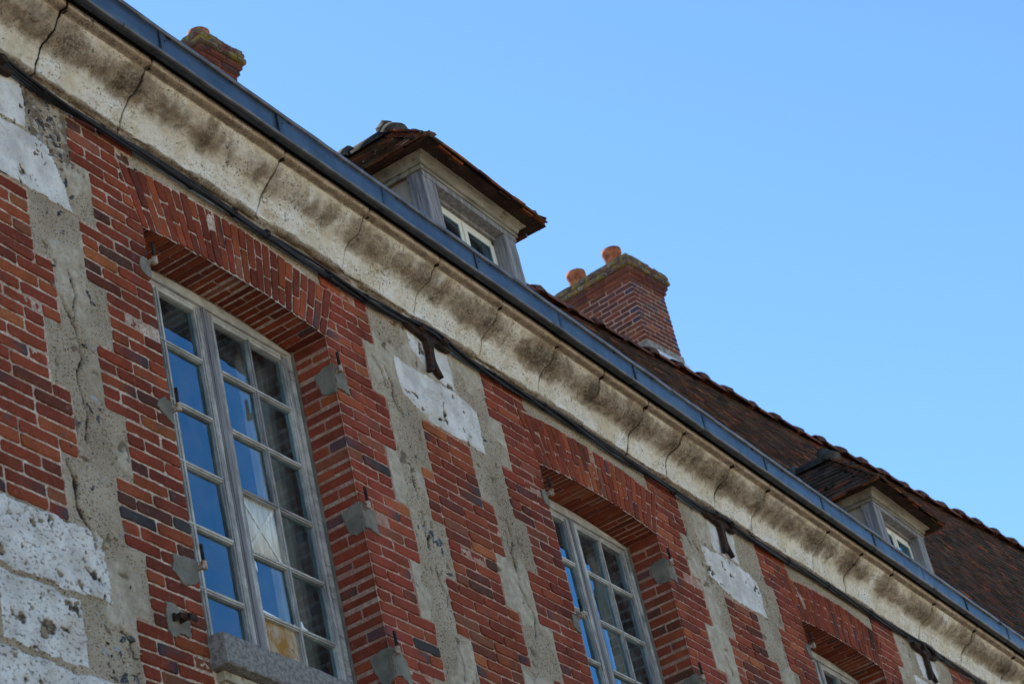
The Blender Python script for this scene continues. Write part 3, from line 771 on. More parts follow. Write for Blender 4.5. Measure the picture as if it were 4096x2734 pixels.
# ---------------- windows
ZM = [-.065, -.375, -.717, -1.058, -1.40, -1.737, -2.075]
def window(i):
    ox = i*PITCH; y0 = .236
    fr = MB()
    fr.box(ox+.0, ox+.045, y0, y0+.07, -2.2, .0); fr.box(ox+OW-.045, ox+OW-.0, y0, y0+.07, -2.2, .0)
    # arched head, in segments that follow the soffit
    for j in range(12):
        a = OW*j/12; b = OW*(j+1)/12
        za, zb = intr(a)-.012, intr(b)-.012
        fr.add([(ox+a, y0-.004, -.03), (ox+b, y0-.004, -.03), (ox+b, y0-.004, zb), (ox+a, y0-.004, za), (ox+a, y0+.07, -.03), (ox+b, y0+.07, -.03), (ox+b, y0+.07, zb), (ox+a, y0+.07, za)],
               [(0, 1, 2, 3), (4, 7, 6, 5), (0, 4, 5, 1), (3, 2, 6, 7)])
    fr.box(ox+.0, ox+OW, y0+.012, y0+.016, -.045, -.028); fr.box(ox, ox+OW, y0, y0+.08, -2.22, -2.17)
    o = fr.build('window', M['wood_h'], B)
    if i == 0: lab(o, 'tall peeling window with boarded and papered panes')
    gap = MB(); gap.box(ox-.005, ox+OW+.005, y0+.03, y0+.06, -.03, .07); gap.box(ox-.02, ox+.012, y0-.012, y0+.05, -2.2, .0); gap.box(ox+OW-.012, ox+OW+.02, y0-.014, y0+.05, -2.2, .0)
    gap.build('frame_packing', M['cement'], o)
    ys = y0+.012
    gl = MB()
    for s, (xa, xb) in enumerate(((.04, .752), (.768, OW-.04))):
        st = MB(); ra = MB()
        xa += ox; xb += ox
        c0 = xa+(.05 if s == 0 else .072); c3 = xb-(.068 if s == 0 else .05); cm = (c0+c3)/2
        st.box(xa, c0, ys, ys+.04, -2.16, -.035, j=.0012); st.box(c3, xb, ys, ys+.04, -2.16, -.035, j=.0012)
        # thin putty lips that step the profile
        st.box(xa+.012, c0-.010, ys-.006, ys+.002, -2.15, -.045, j=.001); st.box(c3+.010, xb-.012, ys-.006, ys+.002, -2.15, -.045, j=.001)
        st.box(cm-.0145, cm+.0145, ys+.004, ys+.036, -2.13, -.06, j=.001); st.box(cm-.007, cm+.007, ys-.005, ys+.006, -2.13, -.06, j=.001)
        for (z0_, z1_) in ((-.068, -.035), (-2.16, -2.085)): ra = MB(); ra.box(c0, c3, ys+.002, ys+.04, z0_, z1_, j=.001); ra.build('sash_rail', M['wood_h'], o)
        for z in ZM[1:-1]:
            gb = MB(); gb.box(c0-.004, c3+.004, ys+.002, ys+.036, z-.0125, z+.0125, j=.0012); gb.box(c0, c3, ys-.005, ys+.004, z-.005, z+.007, j=.001)
            gb.build('glazing_bar', M['wood_h'], o)
        sh = st.build('sash', M['wood_v'], o)
        for r in range(6):
            za = ZM[r]-.012; zb = ZM[r+1]+.012
            for cidx, (a, b) in enumerate(((c0-.003, cm-.012), (cm+.012, c3+.003))):
                if i == 0 and s == 1 and cidx == 0 and r in (3, 5):
                    m = MB()
                    if r == 3:
                        nn = 30; vs = []
                        for jj in range(nn+1):
                            x = a+(b-a)*jj/nn; yv = ys+.024+.0025*math.sin(jj*2.2)+random.uniform(-.0006, .0006)
                            vs += [(x, yv, za), (x, yv, zb), (x, yv+.004, zb), (x, yv+.004, za)]
                        m.add(vs, [(jj*4+e, jj*4+(e+1) % 4, (jj+1)*4+(e+1) % 4, (jj+1)*4+e) for jj in range(nn) for e in range(4)])
                        lab(m.build('paper_blind', M['cloth'], o, True), 'crumpled pale blind behind one pane')
                        t2 = MB(); tk = 0
                        for (p, q2) in (((a, za), (b, zb)), ((a, zb), (b, za))):
                            p = np.array(p); q2 = np.array(q2); d = (q2-p)/np.linalg.norm(q2-p); nn_ = np.array([-d[1], d[0]])*.010
                            t2.prism([tuple(p-nn_), tuple(q2-nn_), tuple(q2+nn_), tuple(p+nn_)], ys+.0200+.0006*tk, ys+.0204+.0006*tk); tk += 1
                        t2.build('tape_cross', M['cloth'], o); continue
                    else:
                        m.box(a, b, ys+.022, ys+.03, zb, za); lab(m.build('stained_board', M['board'], o), 'brown stained board filling the lowest pane'); continue
                tl = random.uniform(-.0012, .0012); tv = random.uniform(-.0012, .0012)
                gy = ys+.02
                gl.add([(a, gy-tl-tv, zb), (b, gy+tl-tv, zb), (b, gy+tl+tv, za), (a, gy-tl+tv, za)], [(0, 1, 2, 3)])
    gl.build('glass_panes', M['glass'], o, recalc=False)
    bt = MB(); bt.box(ox+.742, ox+.778, ys-.016, ys-.001, -2.16, -.035, j=.0015)
    bt.box(ox+.735, ox+.785, ys-.0105, ys-.002, -2.16, -.035, j=.0015)
    bt.build('meeting_stile', M['stile'], o)
    if i == 0:
        tp = MB()
        tp.prism([(.835, -1.715), (.86, -1.70), (1.0, -1.712), (1.10, -1.72), (1.115, -1.705), (1.118, -1.745), (.835, -1.745)], ys+.014, ys+.0185)
        tp.prism([(1.155, -1.745), (1.16, -1.69), (1.18, -1.67), (1.19, -1.70), (1.22, -1.71), (1.215, -1.745)], ys+.014, ys+.0185)
        tp.prism([(.838, -1.42), (.848, -1.41), (.872, -1.45), (.876, -1.49), (.862, -1.475)], ys+.014, ys+.0185)
        lab(tp.build('torn_paper', M['tape'], o), 'torn white paper stuck to the glass')
    # room behind
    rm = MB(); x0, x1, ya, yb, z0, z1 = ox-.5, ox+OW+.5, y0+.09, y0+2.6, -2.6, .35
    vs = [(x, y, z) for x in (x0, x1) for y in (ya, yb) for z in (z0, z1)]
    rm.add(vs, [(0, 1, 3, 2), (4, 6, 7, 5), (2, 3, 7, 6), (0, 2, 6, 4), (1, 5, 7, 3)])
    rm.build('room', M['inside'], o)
    cu = MB()
    for (a, b) in ((ox+1.20, ox+1.60), (ox+.02, ox+.16)):
        nn = 26; vs = []
        for jj in range(nn+1):
            x = a+(b-a)*jj/nn; yv = y0+.16+.016*math.sin(jj*1.7)
            vs += [(x, yv, -2.3), (x, yv, .1), (x, yv+.004, .1), (x, yv+.004, -2.3)]
        cu.add(vs, [(jj*4+e, jj*4+(e+1) % 4, (jj+1)*4+(e+1) % 4, (jj+1)*4+e) for jj in range(nn) for e in range(4)])
    cu.build('curtain', M['curtain'], o, True)
for i in BAYS: window(i)

# ---------------- wall anchors
for k in PIERS:
    cx = pierc(k); mb = MB(); j = lambda: random.uniform(-.004, .004)
    mb.prism([(cx-.262, .435), (cx-.235, .462), (cx-.16, .47), (cx-.10, .452), (cx+.09, .455), (cx+.16, .474), (cx+.215, .466), (cx+.222, .43), (cx+.20, .400), (cx+.15, .395), (cx+.08, .402), (cx+.012, .388),
              (cx-.002, .32), (cx-.006, .26), (cx+.015, .215), (cx+.045, .165), (cx+.035, .158), (cx-.004, .186), (cx-.028, .225), (cx-.038, .19), (cx-.058, .168), (cx-.088, .165), (cx-.078, .20), (cx-.062, .26), (cx-.056, .33), (cx-.055, .385), (cx-.11, .395), (cx-.17, .40), (cx-.225, .405)][::-1], -.045, -.012, ch=.005)
    o = lab(mb.build('wall_anchor', M['iron'], B), 'rusty T-shaped iron wall anchor with forked foot')
    for dx in (-.115, .115):
        m2 = MB(); hx = []
        m2.tube([(cx+dx, -.078, .43), (cx+dx, -.04, .43)], .024, 6)
        m2.build('anchor_bolt', M['iron'], o)

# ---------------- cornice
PR = [(0.0, .513), (-.030, .517), (-.034, .535), (-.034, .565), (-.045, .60), (-.064, .638), (-.10, .663), (-.14, .675), (-.178, .688), (-.204, .711), (-.219, .738), (-.226, .762),
      (-.227, .768), (-.262, .770), (-.268, .776), (-.272, .812), (-.268, .820), (-.12, .828)]
def dense(P, st=.0075):
    P = np.array(P, float); out = [P[0]]
    for a, b in zip(P[:-1], P[1:]):
        n = max(1, int(np.linalg.norm(b-a)/st))
        for j in range(1, n+1): out.append(a+(b-a)*j/n)
    return np.array(out)
PD = dense(PR); 
for _ in range(1): PD[1:-1] = (PD[:-2]+2*PD[1:-1]+PD[2:])/4
SL = np.r_[0, np.cumsum(np.linalg.norm(np.diff(PD, axis=0), axis=1))]; SL = SL/SL[-1]
TN = np.gradient(PD, axis=0); TN /= np.linalg.norm(TN, axis=1)[:, None]; NR = np.c_[-TN[:, 1], TN[:, 0]]
if NR[20, 0] > 0: NR = -NR
NR = np.where((NR[:, :1] > .2) & False, -NR, NR)
joints = [-2.6, -1.75, -.712, -.088, 1.009, 1.783, 2.495, 3.189, 3.86, 4.423, 5.016, 5.553, 6.279, 6.85, 7.895, 8.507, 9.085, 9.976, 10.867, 11.8, 12.7, 13.6, 14.5, 15.5, 16.6]
open_j = {-.712: .017, -.088: .0035, 4.423: .011, 5.016: .008, 6.279: .005}
cornice_root = MB(); cornice_root.box(X0, joints[-1], -.02, .3, .54, .80)
CR = cornice_root.build('cornice', M['cornice'], B)
SN = len(PD)
def s_at(y, z): return SL[np.argmin(np.hypot(PD[:, 0]-y, PD[:, 1]-z))]
S_GR, S_FA, S_TO = s_at(-.227, .768), s_at(-.266, .775), s_at(-.268, .820)
edges_ = [X0]+joints
for a, b in zip(edges_[:-1], edges_[1:]):
    st = .0095 if b < 4.5 else (.016 if b < 9 else .026)
    if b < -1.8: st = .03
    n = max(6, int((b-a)/st)); xs = np.linspace(a, b, n+1)
    XX, SS = np.meshgrid(xs, SL, indexing='ij'); II = np.broadcast_to(np.arange(SN), XX.shape)
    PY = PD[:, 0][II]; PZ = PD[:, 1][II]; NY = NR[:, 0][II]; NZ = NR[:, 1][II]
    so_ = SS*.62
    d = (fbm(XX, so_, 4.5, 80, 4)-.5)*.034+(fbm(XX, so_, 20, 84, 4, .6)-.5)*.018+random.uniform(-.008, .008)
    d = d+.012*np.sin(SS*6.28*1.0+1.2+random.uniform(-.5, .5))*(1-sst(.6, .7, SS))
    midz = np.exp(-((SS-.40)/.22)**2)
    d = d+midz*((fbm(XX, so_*.25, 2.6, 140, 3, .55)-.5)*.070+(fbm(XX, so_*.4, 9, 141, 3)-.5)*.022)
    lowr = (fbm(XX, XX*0, 7, 101, 4, .6)-.5)*.085+(fbm(XX, XX*0, 31, 102, 3, .6)-.5)*.03
    d = d-(1-sst(.05, .16, SS+lowr*1.2))*.012
    # hammered hollows
    hol = sst(.62, .72, fbm(XX, so_, 11, 90, 3)); d = d-hol*.007
    d = d*(1-.85*sst(S_GR-.06, S_GR-.015, SS))
    wj = .5*(.010+.004*fbm(XX*0, so_, 9, 91, 2))
    def jw(x): return open_j.get(x, .0034)
    wob = (fbm(so_, so_*0+a, 10, 93, 3)-.5)*.035; wobb = (fbm(so_, so_*0+b, 10, 93, 3)-.5)*.035
    XX2 = XX+wob*(1-(XX-a)/(b-a))+wobb*((XX-a)/(b-a))
    da = XX-a; db = b-XX
    round_ = (1-sst(0, .016, da))*.008+(1-sst(0, .016, db))*.008
    # broken bottoms at some joints
    brk = np.zeros(XX.shape)
    for x_, dd, wq in ((-.088, db*0+da*0+np.abs(XX+.088+.0), 0), (1.009, np.abs(XX-1.009), 0), (1.783, np.abs(XX-1.783), 0), (3.189, np.abs(XX-3.189), 0)):
        brk = np.maximum(brk, (1-sst(.03, .19, np.abs(XX-x_-.08)+.10*fbm(XX, so_, 20, 95, 3)))*(1-sst(.06, .22, SS+.08*fbm(XX, so_, 25, 96, 3))))
    d = d-round_-brk*.045
    gapa = jw(a)/2+.001; gapb = jw(b)/2+.001
    XX2 = np.where(XX == a, XX2+gapa, np.where(XX == b, XX2-gapb, XX2))
    lim = sst(0, .02, SS)*sst(0, .03, 1-SS)
    PY2 = PY+NY*d*lim; PZ2 = PZ+NZ*d*lim
    PY2 = np.minimum(PY2, .02)
    # end faces: pull extra column back into the joint
    xs2 = np.concatenate([XX2[:1]+.001, XX2, XX2[-1:]-.001]); ys2 = np.concatenate([PY2[:1]-NY[:1]*.05, PY2, PY2[-1:]-NY[-1:]*.05]); zs2 = np.concatenate([PZ2[:1]-NZ[:1]*.05, PZ2, PZ2[-1:]-NZ[-1:]*.05])
    Vc = np.stack([xs2, ys2, zs2], -1).reshape(-1, 3)
    strk = (fbm(XX*1.0, so_*.16, 9, 120, 4, .6)-.5)*.55+(fbm(XX, so_*.2, 26, 121, 3, .6)-.5)*.30
    wv = sst(.36, .62, fbm(XX, so_*.22+XX*.0, 2.7, 122, 3, .6)); wv2 = sst(.40, .62, fbm(XX, so_*.35, 7.5, 123, 3, .6))
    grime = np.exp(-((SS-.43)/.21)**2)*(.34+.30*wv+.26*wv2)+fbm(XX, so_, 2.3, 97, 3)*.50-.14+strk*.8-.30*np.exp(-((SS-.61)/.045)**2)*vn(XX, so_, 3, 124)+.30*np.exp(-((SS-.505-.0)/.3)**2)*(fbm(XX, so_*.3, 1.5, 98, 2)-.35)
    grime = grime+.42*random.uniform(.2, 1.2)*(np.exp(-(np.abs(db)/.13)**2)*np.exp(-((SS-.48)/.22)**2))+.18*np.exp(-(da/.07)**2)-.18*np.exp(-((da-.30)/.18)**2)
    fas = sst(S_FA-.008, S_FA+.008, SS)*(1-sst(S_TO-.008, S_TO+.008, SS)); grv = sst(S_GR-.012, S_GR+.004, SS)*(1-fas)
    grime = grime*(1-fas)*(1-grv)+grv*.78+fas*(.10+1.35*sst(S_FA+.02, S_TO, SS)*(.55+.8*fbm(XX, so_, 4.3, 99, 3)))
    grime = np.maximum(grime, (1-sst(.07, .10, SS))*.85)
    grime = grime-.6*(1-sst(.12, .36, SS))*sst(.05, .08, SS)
    grime = grime+.16*sst(.2, -1.6, XX)
    bn = .35+.9*fbm(XX, so_, 8, 130, 3)
    crk = np.maximum((1-sst(.002, .010, da))*(jw(a)/.012+.35), (1-sst(.002, .010, db))*(jw(b)/.012+.35))*.9*bn
    crk = np.maximum(crk, brk*.5)
    mk = np.stack([SS, np.clip(crk, 0, 1), np.clip(grime, 0, 1.4)], -1)
    mk = np.concatenate([mk[:1]*0+np.array([0, 1, 1]), mk, mk[-1:]*0+np.array([0, 1, 1])]).reshape(-1, 3)
    nX = n+3; I_, J_ = np.meshgrid(np.arange(nX-1), np.arange(SN-1), indexing='ij')
    qq = np.stack([I_*SN+J_, (I_+1)*SN+J_, (I_+1)*SN+J_+1, I_*SN+J_+1], -1).reshape(-1, 4)
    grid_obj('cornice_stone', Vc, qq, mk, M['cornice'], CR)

# ---------------- gutter
gu = MB(); gu.box(X0, joints[-1], -.338, -.20, .832, .846)  # gutter underside coloured near-black, its deep shade put into the colour
gu.box(X0, joints[-1], -.262, -.245, .82, .84)
G = lab(gu.build('gutter', M['black'], B), 'long blue-grey zinc box gutter along the eaves')
seam = -.12-.965*5; x = seam
while x < joints[-1]:
    a, b = x+.0015, x+.965-.0015; mb = MB(); oy = random.uniform(-.0015, .0015); nn = 18
    prof = [(-.300, .800), (-.345, .794), (-.350, .802), (-.3505, .86), (-.350, .925), (-.345, .931), (-.20, .935), (-.20, .928), (-.335, .925), (-.338, .81), (-.300, .808)]
    vs = []
    for j in range(nn+1):
        t = a+(b-a)*j/nn; lip = -.003 if j == 0 else 0
        w_ = .0018*math.sin(t*3.1)+.0012*math.sin(t*9+1)
        for (y, z) in prof: vs.append((t, y+oy+lip+(w_ if .8 < z < .93 else 0), z))
    n = len(prof); fs = [(j*n+e, j*n+(e+1) % n, (j+1)*n+(e+1) % n, (j+1)*n+e) for j in range(nn) for e in range(n)]
    fs += [tuple(range(n)), tuple(range(nn*n, (nn+1)*n))]
    mb.add(vs, fs); mb.build('gutter_panel', M['zinc'], G, True)
    cl_ = MB(); cl_.tube([(a+.045, -.353, .885), (a+.045, -.349, .885)], .005, 8); cl_.box(a-.002, a+.006, -.3535, -.349, .80, .93); 
    cl_.build('seam_strip', M['pin'], G)
    x += .965
for (yy, zz, r, nm) in ((-.352, .787, .0125, 'lower_bead'), (-.350, .941, .0145, 'upper_bead')):
    x = X0+(.4 if nm == 'lower_bead' else .0)
    while x < joints[-1]:
        L = 2.02; mb = MB(); dr_ = random.uniform(-.0008, .0008)
        pts = [(x+L*j/24, yy+.0012*math.sin(x+j), zz+.0012*math.sin(x*2+j*.7)) for j in range(25)]
        mb.tube(pts, [r+.0015]+[r+dr_]*24, 12); mb.build(nm, M['bead'], G, True); x += L
hk = MB(); x = X0+.3
while x < joints[-1]:
    hk.box(x, x+.03, -.354, -.33, .920, .934); x += .5
hk.build('gutter_hooks', M['pin'], G)

# ---------------- main roof (ridge slightly skewed to the front wall)
TH = R(6.05); RS = Vector((14.7527, 2.6078, 6.0961))
def ridge(x): return Vector((x, RS.y-(x-RS.x)*math.tan(TH), RS.z-.09+.02*math.sin(x*1.9)+.012*math.sin(x*5.3+1)))
def eave(x): return Vector((x, -.05, .80))
TC = [(.100, .056, .036), (.080, .048, .033), (.12, .060, .038), (.068, .046, .034), (.14, .064, .040), (.10, .068, .047), (.062, .044, .032), (.155, .080, .048)]
RX0, RX1 = -5.5, 27.5
base = MB(); vs = []; fs = []; nX = 66
for j in range(nX+1):
    x = RX0+(RX1-RX0)*j/nX; e = eave(x); r = ridge(x); bk = Vector((x, 8.5, .3)); dn = Vector((0, 0, -.05))
    vs += [tuple(e+dn), tuple(r+dn), tuple(bk+dn)]
for j in range(nX): a = j*3; b = a+3; fs += [(a, a+1, b+1, b), (a+1, a+2, b+2, b+1)]
fs += [(0, 1, 2), (nX*3, nX*3+2, nX*3+1)]
base.add(vs, fs, (.06, .04, .03)); RF = base.build('roof', M['tile'], B)
lab(RF, 'steep dark brown plain-tile roof')
def tile_mesh(mb, p, ux, vy, nn, wd, ln, th, col):
    """p = lower left corner, ux along, vy up slope, nn normal"""
    t1 = random.uniform(-.004, .004); sk = random.uniform(-.02, .02); lift = random.uniform(0, .008)+.010
    def P(a, b, c): return tuple(p+ux*a+vy*(b+sk*a)+nn*c)
    vs = [P(0, 0, lift), P(wd, 0, lift+t1), P(wd, ln, -.004), P(0, ln, -.004), P(0, 0, lift+th), P(wd, 0, lift+th+t1), P(wd, ln, th-.004), P(0, ln, th-.004)]
    mb.add(vs, [(0, 1, 2, 3), (4, 7, 6, 5), (0, 4, 5, 1), (1, 5, 6, 2), (3, 2, 6, 7), (0, 3, 7, 4)], col)
def tiles(mb, E0, E1, R0, R1, wd=.165, ex=.105, inside=None, red=0.0, th=.014):
    """ruled surface: lower edge E0->E1, upper edge R0->R1"""
    L = (E1-E0).length; H = max((R0-E0).length, (R1-E1).length); nr = int(H/ex); nc = int(L/wd)
    for r in range(nr):
        f0 = r/nr; off = (r % 2)*.5
        for c in range(-1, nc+1):
            g0 = (c+off)/nc; g1 = (c+1+off)/nc
            if g0 < -.001 or g1 > 1.001+.5/nc: continue
            A = E0.lerp(E1, g0); A2 = E0.lerp(E1, g1); C = R0.lerp(R1, g0); C2 = R0.lerp(R1, g1)
            p = A.lerp(C, f0); p2 = A2.lerp(C2, f0)
            if inside and not inside(p.lerp(p2, .5)): continue
            ux = (p2-p); wl = ux.length; ux = ux/wl; vy = (C-A).normalized(); nn = ux.cross(vy).normalized()
            if nn.z < 0: nn = -nn
            col = random.choice(TC)
            if random.random() < red: col = random.choice(((.26, .085, .04), (.22, .07, .035), (.32, .12, .05)))
            k = random.uniform(.8, 1.2); col = tuple(v*k for v in col)
            tile_mesh(mb, p, ux, vy, nn, wl-.004, ex*1.5, th, col)
mb = MB(); xs = np.linspace(4.0, RX1, 13)
for a, b in zip(xs[:-1], xs[1:]):
    ea, eb = eave(a), eave(b); ra, rb = ridge(a), ridge(b)
    tiles(mb, ea, eb, ra, rb, red=.05)
mb.build('roof_tiles', M['tile'], RF)
# ridge tiles: long half-round tiles bedded in mortar humps
dr = Vector((math.cos(TH), -math.sin(TH), 0)); nr_ = Vector((math.sin(TH), math.cos(TH), 0)); uz = Vector((0, 0, 1))
sp = .567*27/30
for kk in range(-18, 27):
    st = RS+dr*(kk*sp-.25); st = Vector((st.x, st.y, ridge(st.x).z-.055)); mb = MB(); vs = []; fs = []; na = 9
    segs = [(0, .125), (.04, .128), (.30, .115), (sp, .108)]
    for (d, r) in segs:
        for a in range(na+1):
            th = math.pi*a/na; vs.append(tuple(st+dr*d+nr_*(math.cos(th)*r)+uz*(math.sin(th)*r-.01+random.uniform(-.002, .002))))
    m_ = na+1
    for s_ in range(len(segs)-1):
        for a in range(na): fs.append((s_*m_+a, s_*m_+a+1, (s_+1)*m_+a+1, (s_+1)*m_+a))
    fs.append(tuple(range(m_)))
    c = random.choice(((.20, .075, .045), (.15, .06, .04), (.24, .09, .055)))
    mb.add(vs, fs, c); o = mb.build('ridge_tile', M['tile'], RF, True)
    m2 = MB(); vs = []
    for d, r in ((-.06, .118), (-.03, .142), (.05, .148), (.10, .132), (.14, .11)):
        for a in range(9):
            th = math.pi*a/8; rr_ = r+random.uniform(-.008, .008); vs.append(tuple(st+dr*d+nr_*(math.cos(th)*rr_)+uz*(math.sin(th)*rr_-.012)))
    m2.add(vs, [(s_*9+a, s_*9+a+1, (s_+1)*9+a+1, (s_+1)*9+a) for s_ in range(4) for a in range(8)], (.14, .075, .055))
    m2.build('mortar_hump', M['tile'], o, True)

# ---------------- dormers
def dormer(cx, dz=0.0, k=0):
    yf = .35; z0 = .8
    def F(a, b, c): return (cx+a, b, c+dz)
    body = MB(); body.box(-.55, .55, yf+.30, 2.3, z0, 2.50, F=F); body.box(-.575, -.548, yf+.10, 2.3, z0, 2.49, F=F); body.box(.548, .575, yf+.10, 2.3, z0, 2.49, F=F)
    D = lab(body.build('dormer', M['plaster'], B), 'near dormer with cream casement and hipped tile roof' if k == 0 else 'far dormer with a hipped tile roof against the main roof')
    for s in (-1, 1):
        p = MB(); x0, x1 = sorted((s*.597, s*.430))
        vs = []; nn = 26
        for j in range(nn+1):
            z = z0+(2.405-z0)*j/nn; w_ = .004*math.sin(z*7+s)+random.uniform(-.002, .002)
            for (a, b) in ((x0+.006, yf), (x1-.006, yf), (x1, yf+.006), (x1, yf+.11), (x0, yf+.11), (x0, yf+.006)): vs.append(F(a+w_, b+random.uniform(-.0015, .0015), z))
        p.add(vs, [(j*6+e, j*6+(e+1) % 6, (j+1)*6+(e+1) % 6, (j+1)*6+e) for j in range(nn) for e in range(6)]+[tuple(range(6)), tuple(range(nn*6, nn*6+6))])
        p.build('post', M['dpost'], D)
    l_ = MB(); l_.box(-.597, .597, yf-.004, yf+.12, 2.402, 2.452, F=F); l_.box(-.45, .45, yf+.07, yf+.115, 2.375, 2.402, F=F)
    l_.build('lintel', M['dpost'], D)
    # moulded cornice, mitred round three sides
    mo = MB(); pr = [(0, 2.445), (-.014, 2.446), (-.016, 2.464), (-.005, 2.466), (-.008, 2.478), (-.022, 2.482), (-.026, 2.492), (-.032, 2.512), (-.050, 2.528), (-.072, 2.536), (-.074, 2.546), (-.090, 2.547), (-.093, 2.566), (0, 2.57)]
    path = [((-.60, 2.3), (-1, 0)), ((-.60, yf), (-1, -1)), ((.60, yf), (1, -1)), ((.60, 2.3), (1, 0))]
    vs = []
    for (px, py), (nx_, ny_) in path:
        for (o_, z) in pr: d = -o_; vs.append(F(px+nx_*d, py+ny_*d, z))
    n = len(pr); mo.add(vs, [(j*n+e, j*n+e+1, (j+1)*n+e+1, (j+1)*n+e) for j in range(3) for e in range(n-1)])
    mo.build('moulded_cornice', M['dcorn'], D)
    # window
    wi = MB(); yw = yf+.095
    for (a, b, c, d) in ((-.43, -.40, 1.36, 2.38), (.40, .43, 1.36, 2.38), (-.43, .43, 2.345, 2.38), (-.43, .43, 1.36, 1.40)): wi.box(a, b, yw, yw+.05, c, d, F=F)
    for (a, b) in ((-.395, -.014), (.014, .395)):
        wi.box(a, a+.040, yw-.008, yw+.002, 1.40, 2.335, F=F); wi.box(b-.040, b, yw-.008, yw+.002, 1.40, 2.335, F=F)
        wi.box(a+.042, b-.042, yw-.008, yw+.002, 2.300, 2.335, F=F); wi.box(a+.042, b-.042, yw-.008, yw+.03, 1.40, 1.48, F=F)
        wi.box(a+.042, b-.042, yw+.0, yw+.022, 1.70, 1.722, F=F)
    wi.box(-.016, .016, yw-.018, yw-.008, 1.40, 2.335, F=F)
    wi.build('casement', M['dcream'], D)
    g = MB()
    for (a, b) in ((-.356, -.053), (.053, .356)): g.add([F(a, yw-.003, 1.48), F(b, yw-.003, 1.48), F(b, yw-.003, 2.302), F(a, yw-.003, 2.302)], [(0, 1, 2, 3)])
    g.build('glass', M['glass'], D, recalc=False)
    dk = MB(); dk.box(-.42, .42, yw+.012, yw+.075, 1.36, 2.38, F=F); dk.build('interior_dark', M['black'], D)  # added black slab standing in for the unlit interior behind the glass
    # hipped roof
    E = .755; ye = .18; ze = 2.545; zr = 3.30; yr = .80
    c0, c1 = Vector(F(-E, ye, ze)), Vector(F(E, ye, ze)); b0, b1 = Vector(F(-E, 2.4, ze)), Vector(F(E, 2.4, ze)); a0, a1 = Vector(F(0, yr, zr)), Vector(F(0, 2.4, zr))
    so_ = MB(); dn = Vector((0, 0, -.004)); so_.add([tuple(v+dn) for v in (c0, c1, b1, b0, a0, a1)], [(0, 1, 4), (1, 2, 5, 4), (3, 0, 4, 5), (0, 3, 2, 1)], (.055, .034, .026))
    o = so_.build('dormer_roof', M['tile'], D)
    t = MB()
    for (pa, pb) in ((c0, a0), (c1, a0)):
        nh = 13
        for j in range(nh):
            p = pa.lerp(pb, (j+.0)/nh); q_ = pa.lerp(pb, (j+1.15)/nh); d = (q_-p).normalized(); s_ = d.cross(Vector((0, 0, 1))).normalized(); u2 = s_.cross(d); vs = []
            for pp, r, h2 in ((p, .075, .030), (q_, .060, .018)):
                for a in range(7): th = math.pi*a/6; vs.append(tuple(pp+s_*math.cos(th)*r+u2*(math.sin(th)*r*.45+h2-.035)))
            kk2 = random.uniform(.8, 1.2)
            t.add(vs, [(a, a+1, 8+a, 7+a) for a in range(6)]+[tuple(range(7))], (.15*kk2, .062*kk2, .038*kk2))
    def inf(p): u = (p.z-dz-ze)/(zr-ze); return abs(p.x-cx) < E*(1-u)-.05
    def ins(p): u = (p.z-dz-ze)/(zr-ze); return p.y > ye+(yr-ye)*u+.06
    hf = Vector((0, yr-ye, zr-ze)); ov = Vector((0, -.02, -.02))
    tiles(t, c0+ov, c1+ov, c0+hf, c1+hf, .15, .095, inf, .45, .013)
    hl = Vector((E, 0, zr-ze)); tiles(t, c0+Vector((-.02, 0, -.02)), b0+Vector((-.02, 0, -.02)), c0+hl, b0+hl, .15, .095, ins, .10, .013)
    hr = Vector((-E, 0, zr-ze)); tiles(t, c1+Vector((.02, 0, -.02)), b1+Vector((.02, 0, -.02)), c1+hr, b1+hr, .15, .095, ins, .3, .013)
    def under(pa, pb, out, n_):
        for j in range(n_):
            if random.random() < .10: continue
            p = pa.lerp(pb, (j+random.uniform(-.02, .02))/n_); ux = (pb-pa).normalized(); vy = (Vector((0, 0, .55))-out).normalized(); nn_ = ux.cross(vy); nn_ = nn_ if nn_.z > 0 else -nn_
            cc = random.choice(((.14, .055, .032), (.10, .045, .03), (.06, .036, .028), (.26, .085, .035), (.08, .042, .03)))
            tile_mesh(t, p+out*random.uniform(-.005, .028)+Vector((0, 0, -.028)), ux, vy, nn_, .142, .17, .014, cc)
    under(c0, c1, Vector((0, -1, 0)), 10); under(b0, c0, Vector((-1, 0, 0)), 14); under(c1, b1, Vector((1, 0, 0)), 14)
    for _ in range(60):   # moss lumps
        f = random.random(); x = c0.lerp(a0, f)+Vector((random.uniform(-.03, .03), random.uniform(-.01, .04), .015))
        if random.random() < .55: x = a0.lerp(b0, random.uniform(0, .5)); x = c0.lerp(b0, random.uniform(0, .4)).lerp(x, random.uniform(.1, .8))+Vector((0, 0, .02))
        r = random.uniform(.008, .02); stone(t, x.x, x.y, x.z, r*1.4, r, r, (.035, .034, .018), random.random())
    t.build('tiles', M['tile'], D)
    rc = MB()
    def half(p, q_, r0_, r1_, col):
        d = (q_-p).normalized(); s_ = d.cross(Vector((0, 0, 1))).normalized(); u_ = s_.cross(d); vs = []
        for pp, r in ((p, r0_), (q_, r1_)):
            for a in range(11): th = math.pi*a/10; vs.append(tuple(pp+s_*math.cos(th)*r+u_*math.sin(th)*r))
        rc.add(vs, [(a, a+1, 12+a, 11+a) for a in range(10)]+[tuple(range(11)), tuple(range(11, 22))], col)
    half(a0+Vector((0, -.035, -.06)), a0+Vector((0, .03, -.01)), .125, .12, (.08, .07, .058))
    for jj in range(4): half(a0+Vector((0, .0+jj*.36, -.04)), a0+Vector((0, .37+jj*.36, -.04)), .112, .10, (.06, .054, .048)); half(a0+Vector((0, .33+jj*.36, -.04)), a0+Vector((0, .40+jj*.36, -.04)), .13, .13, (.11, .10, .085))
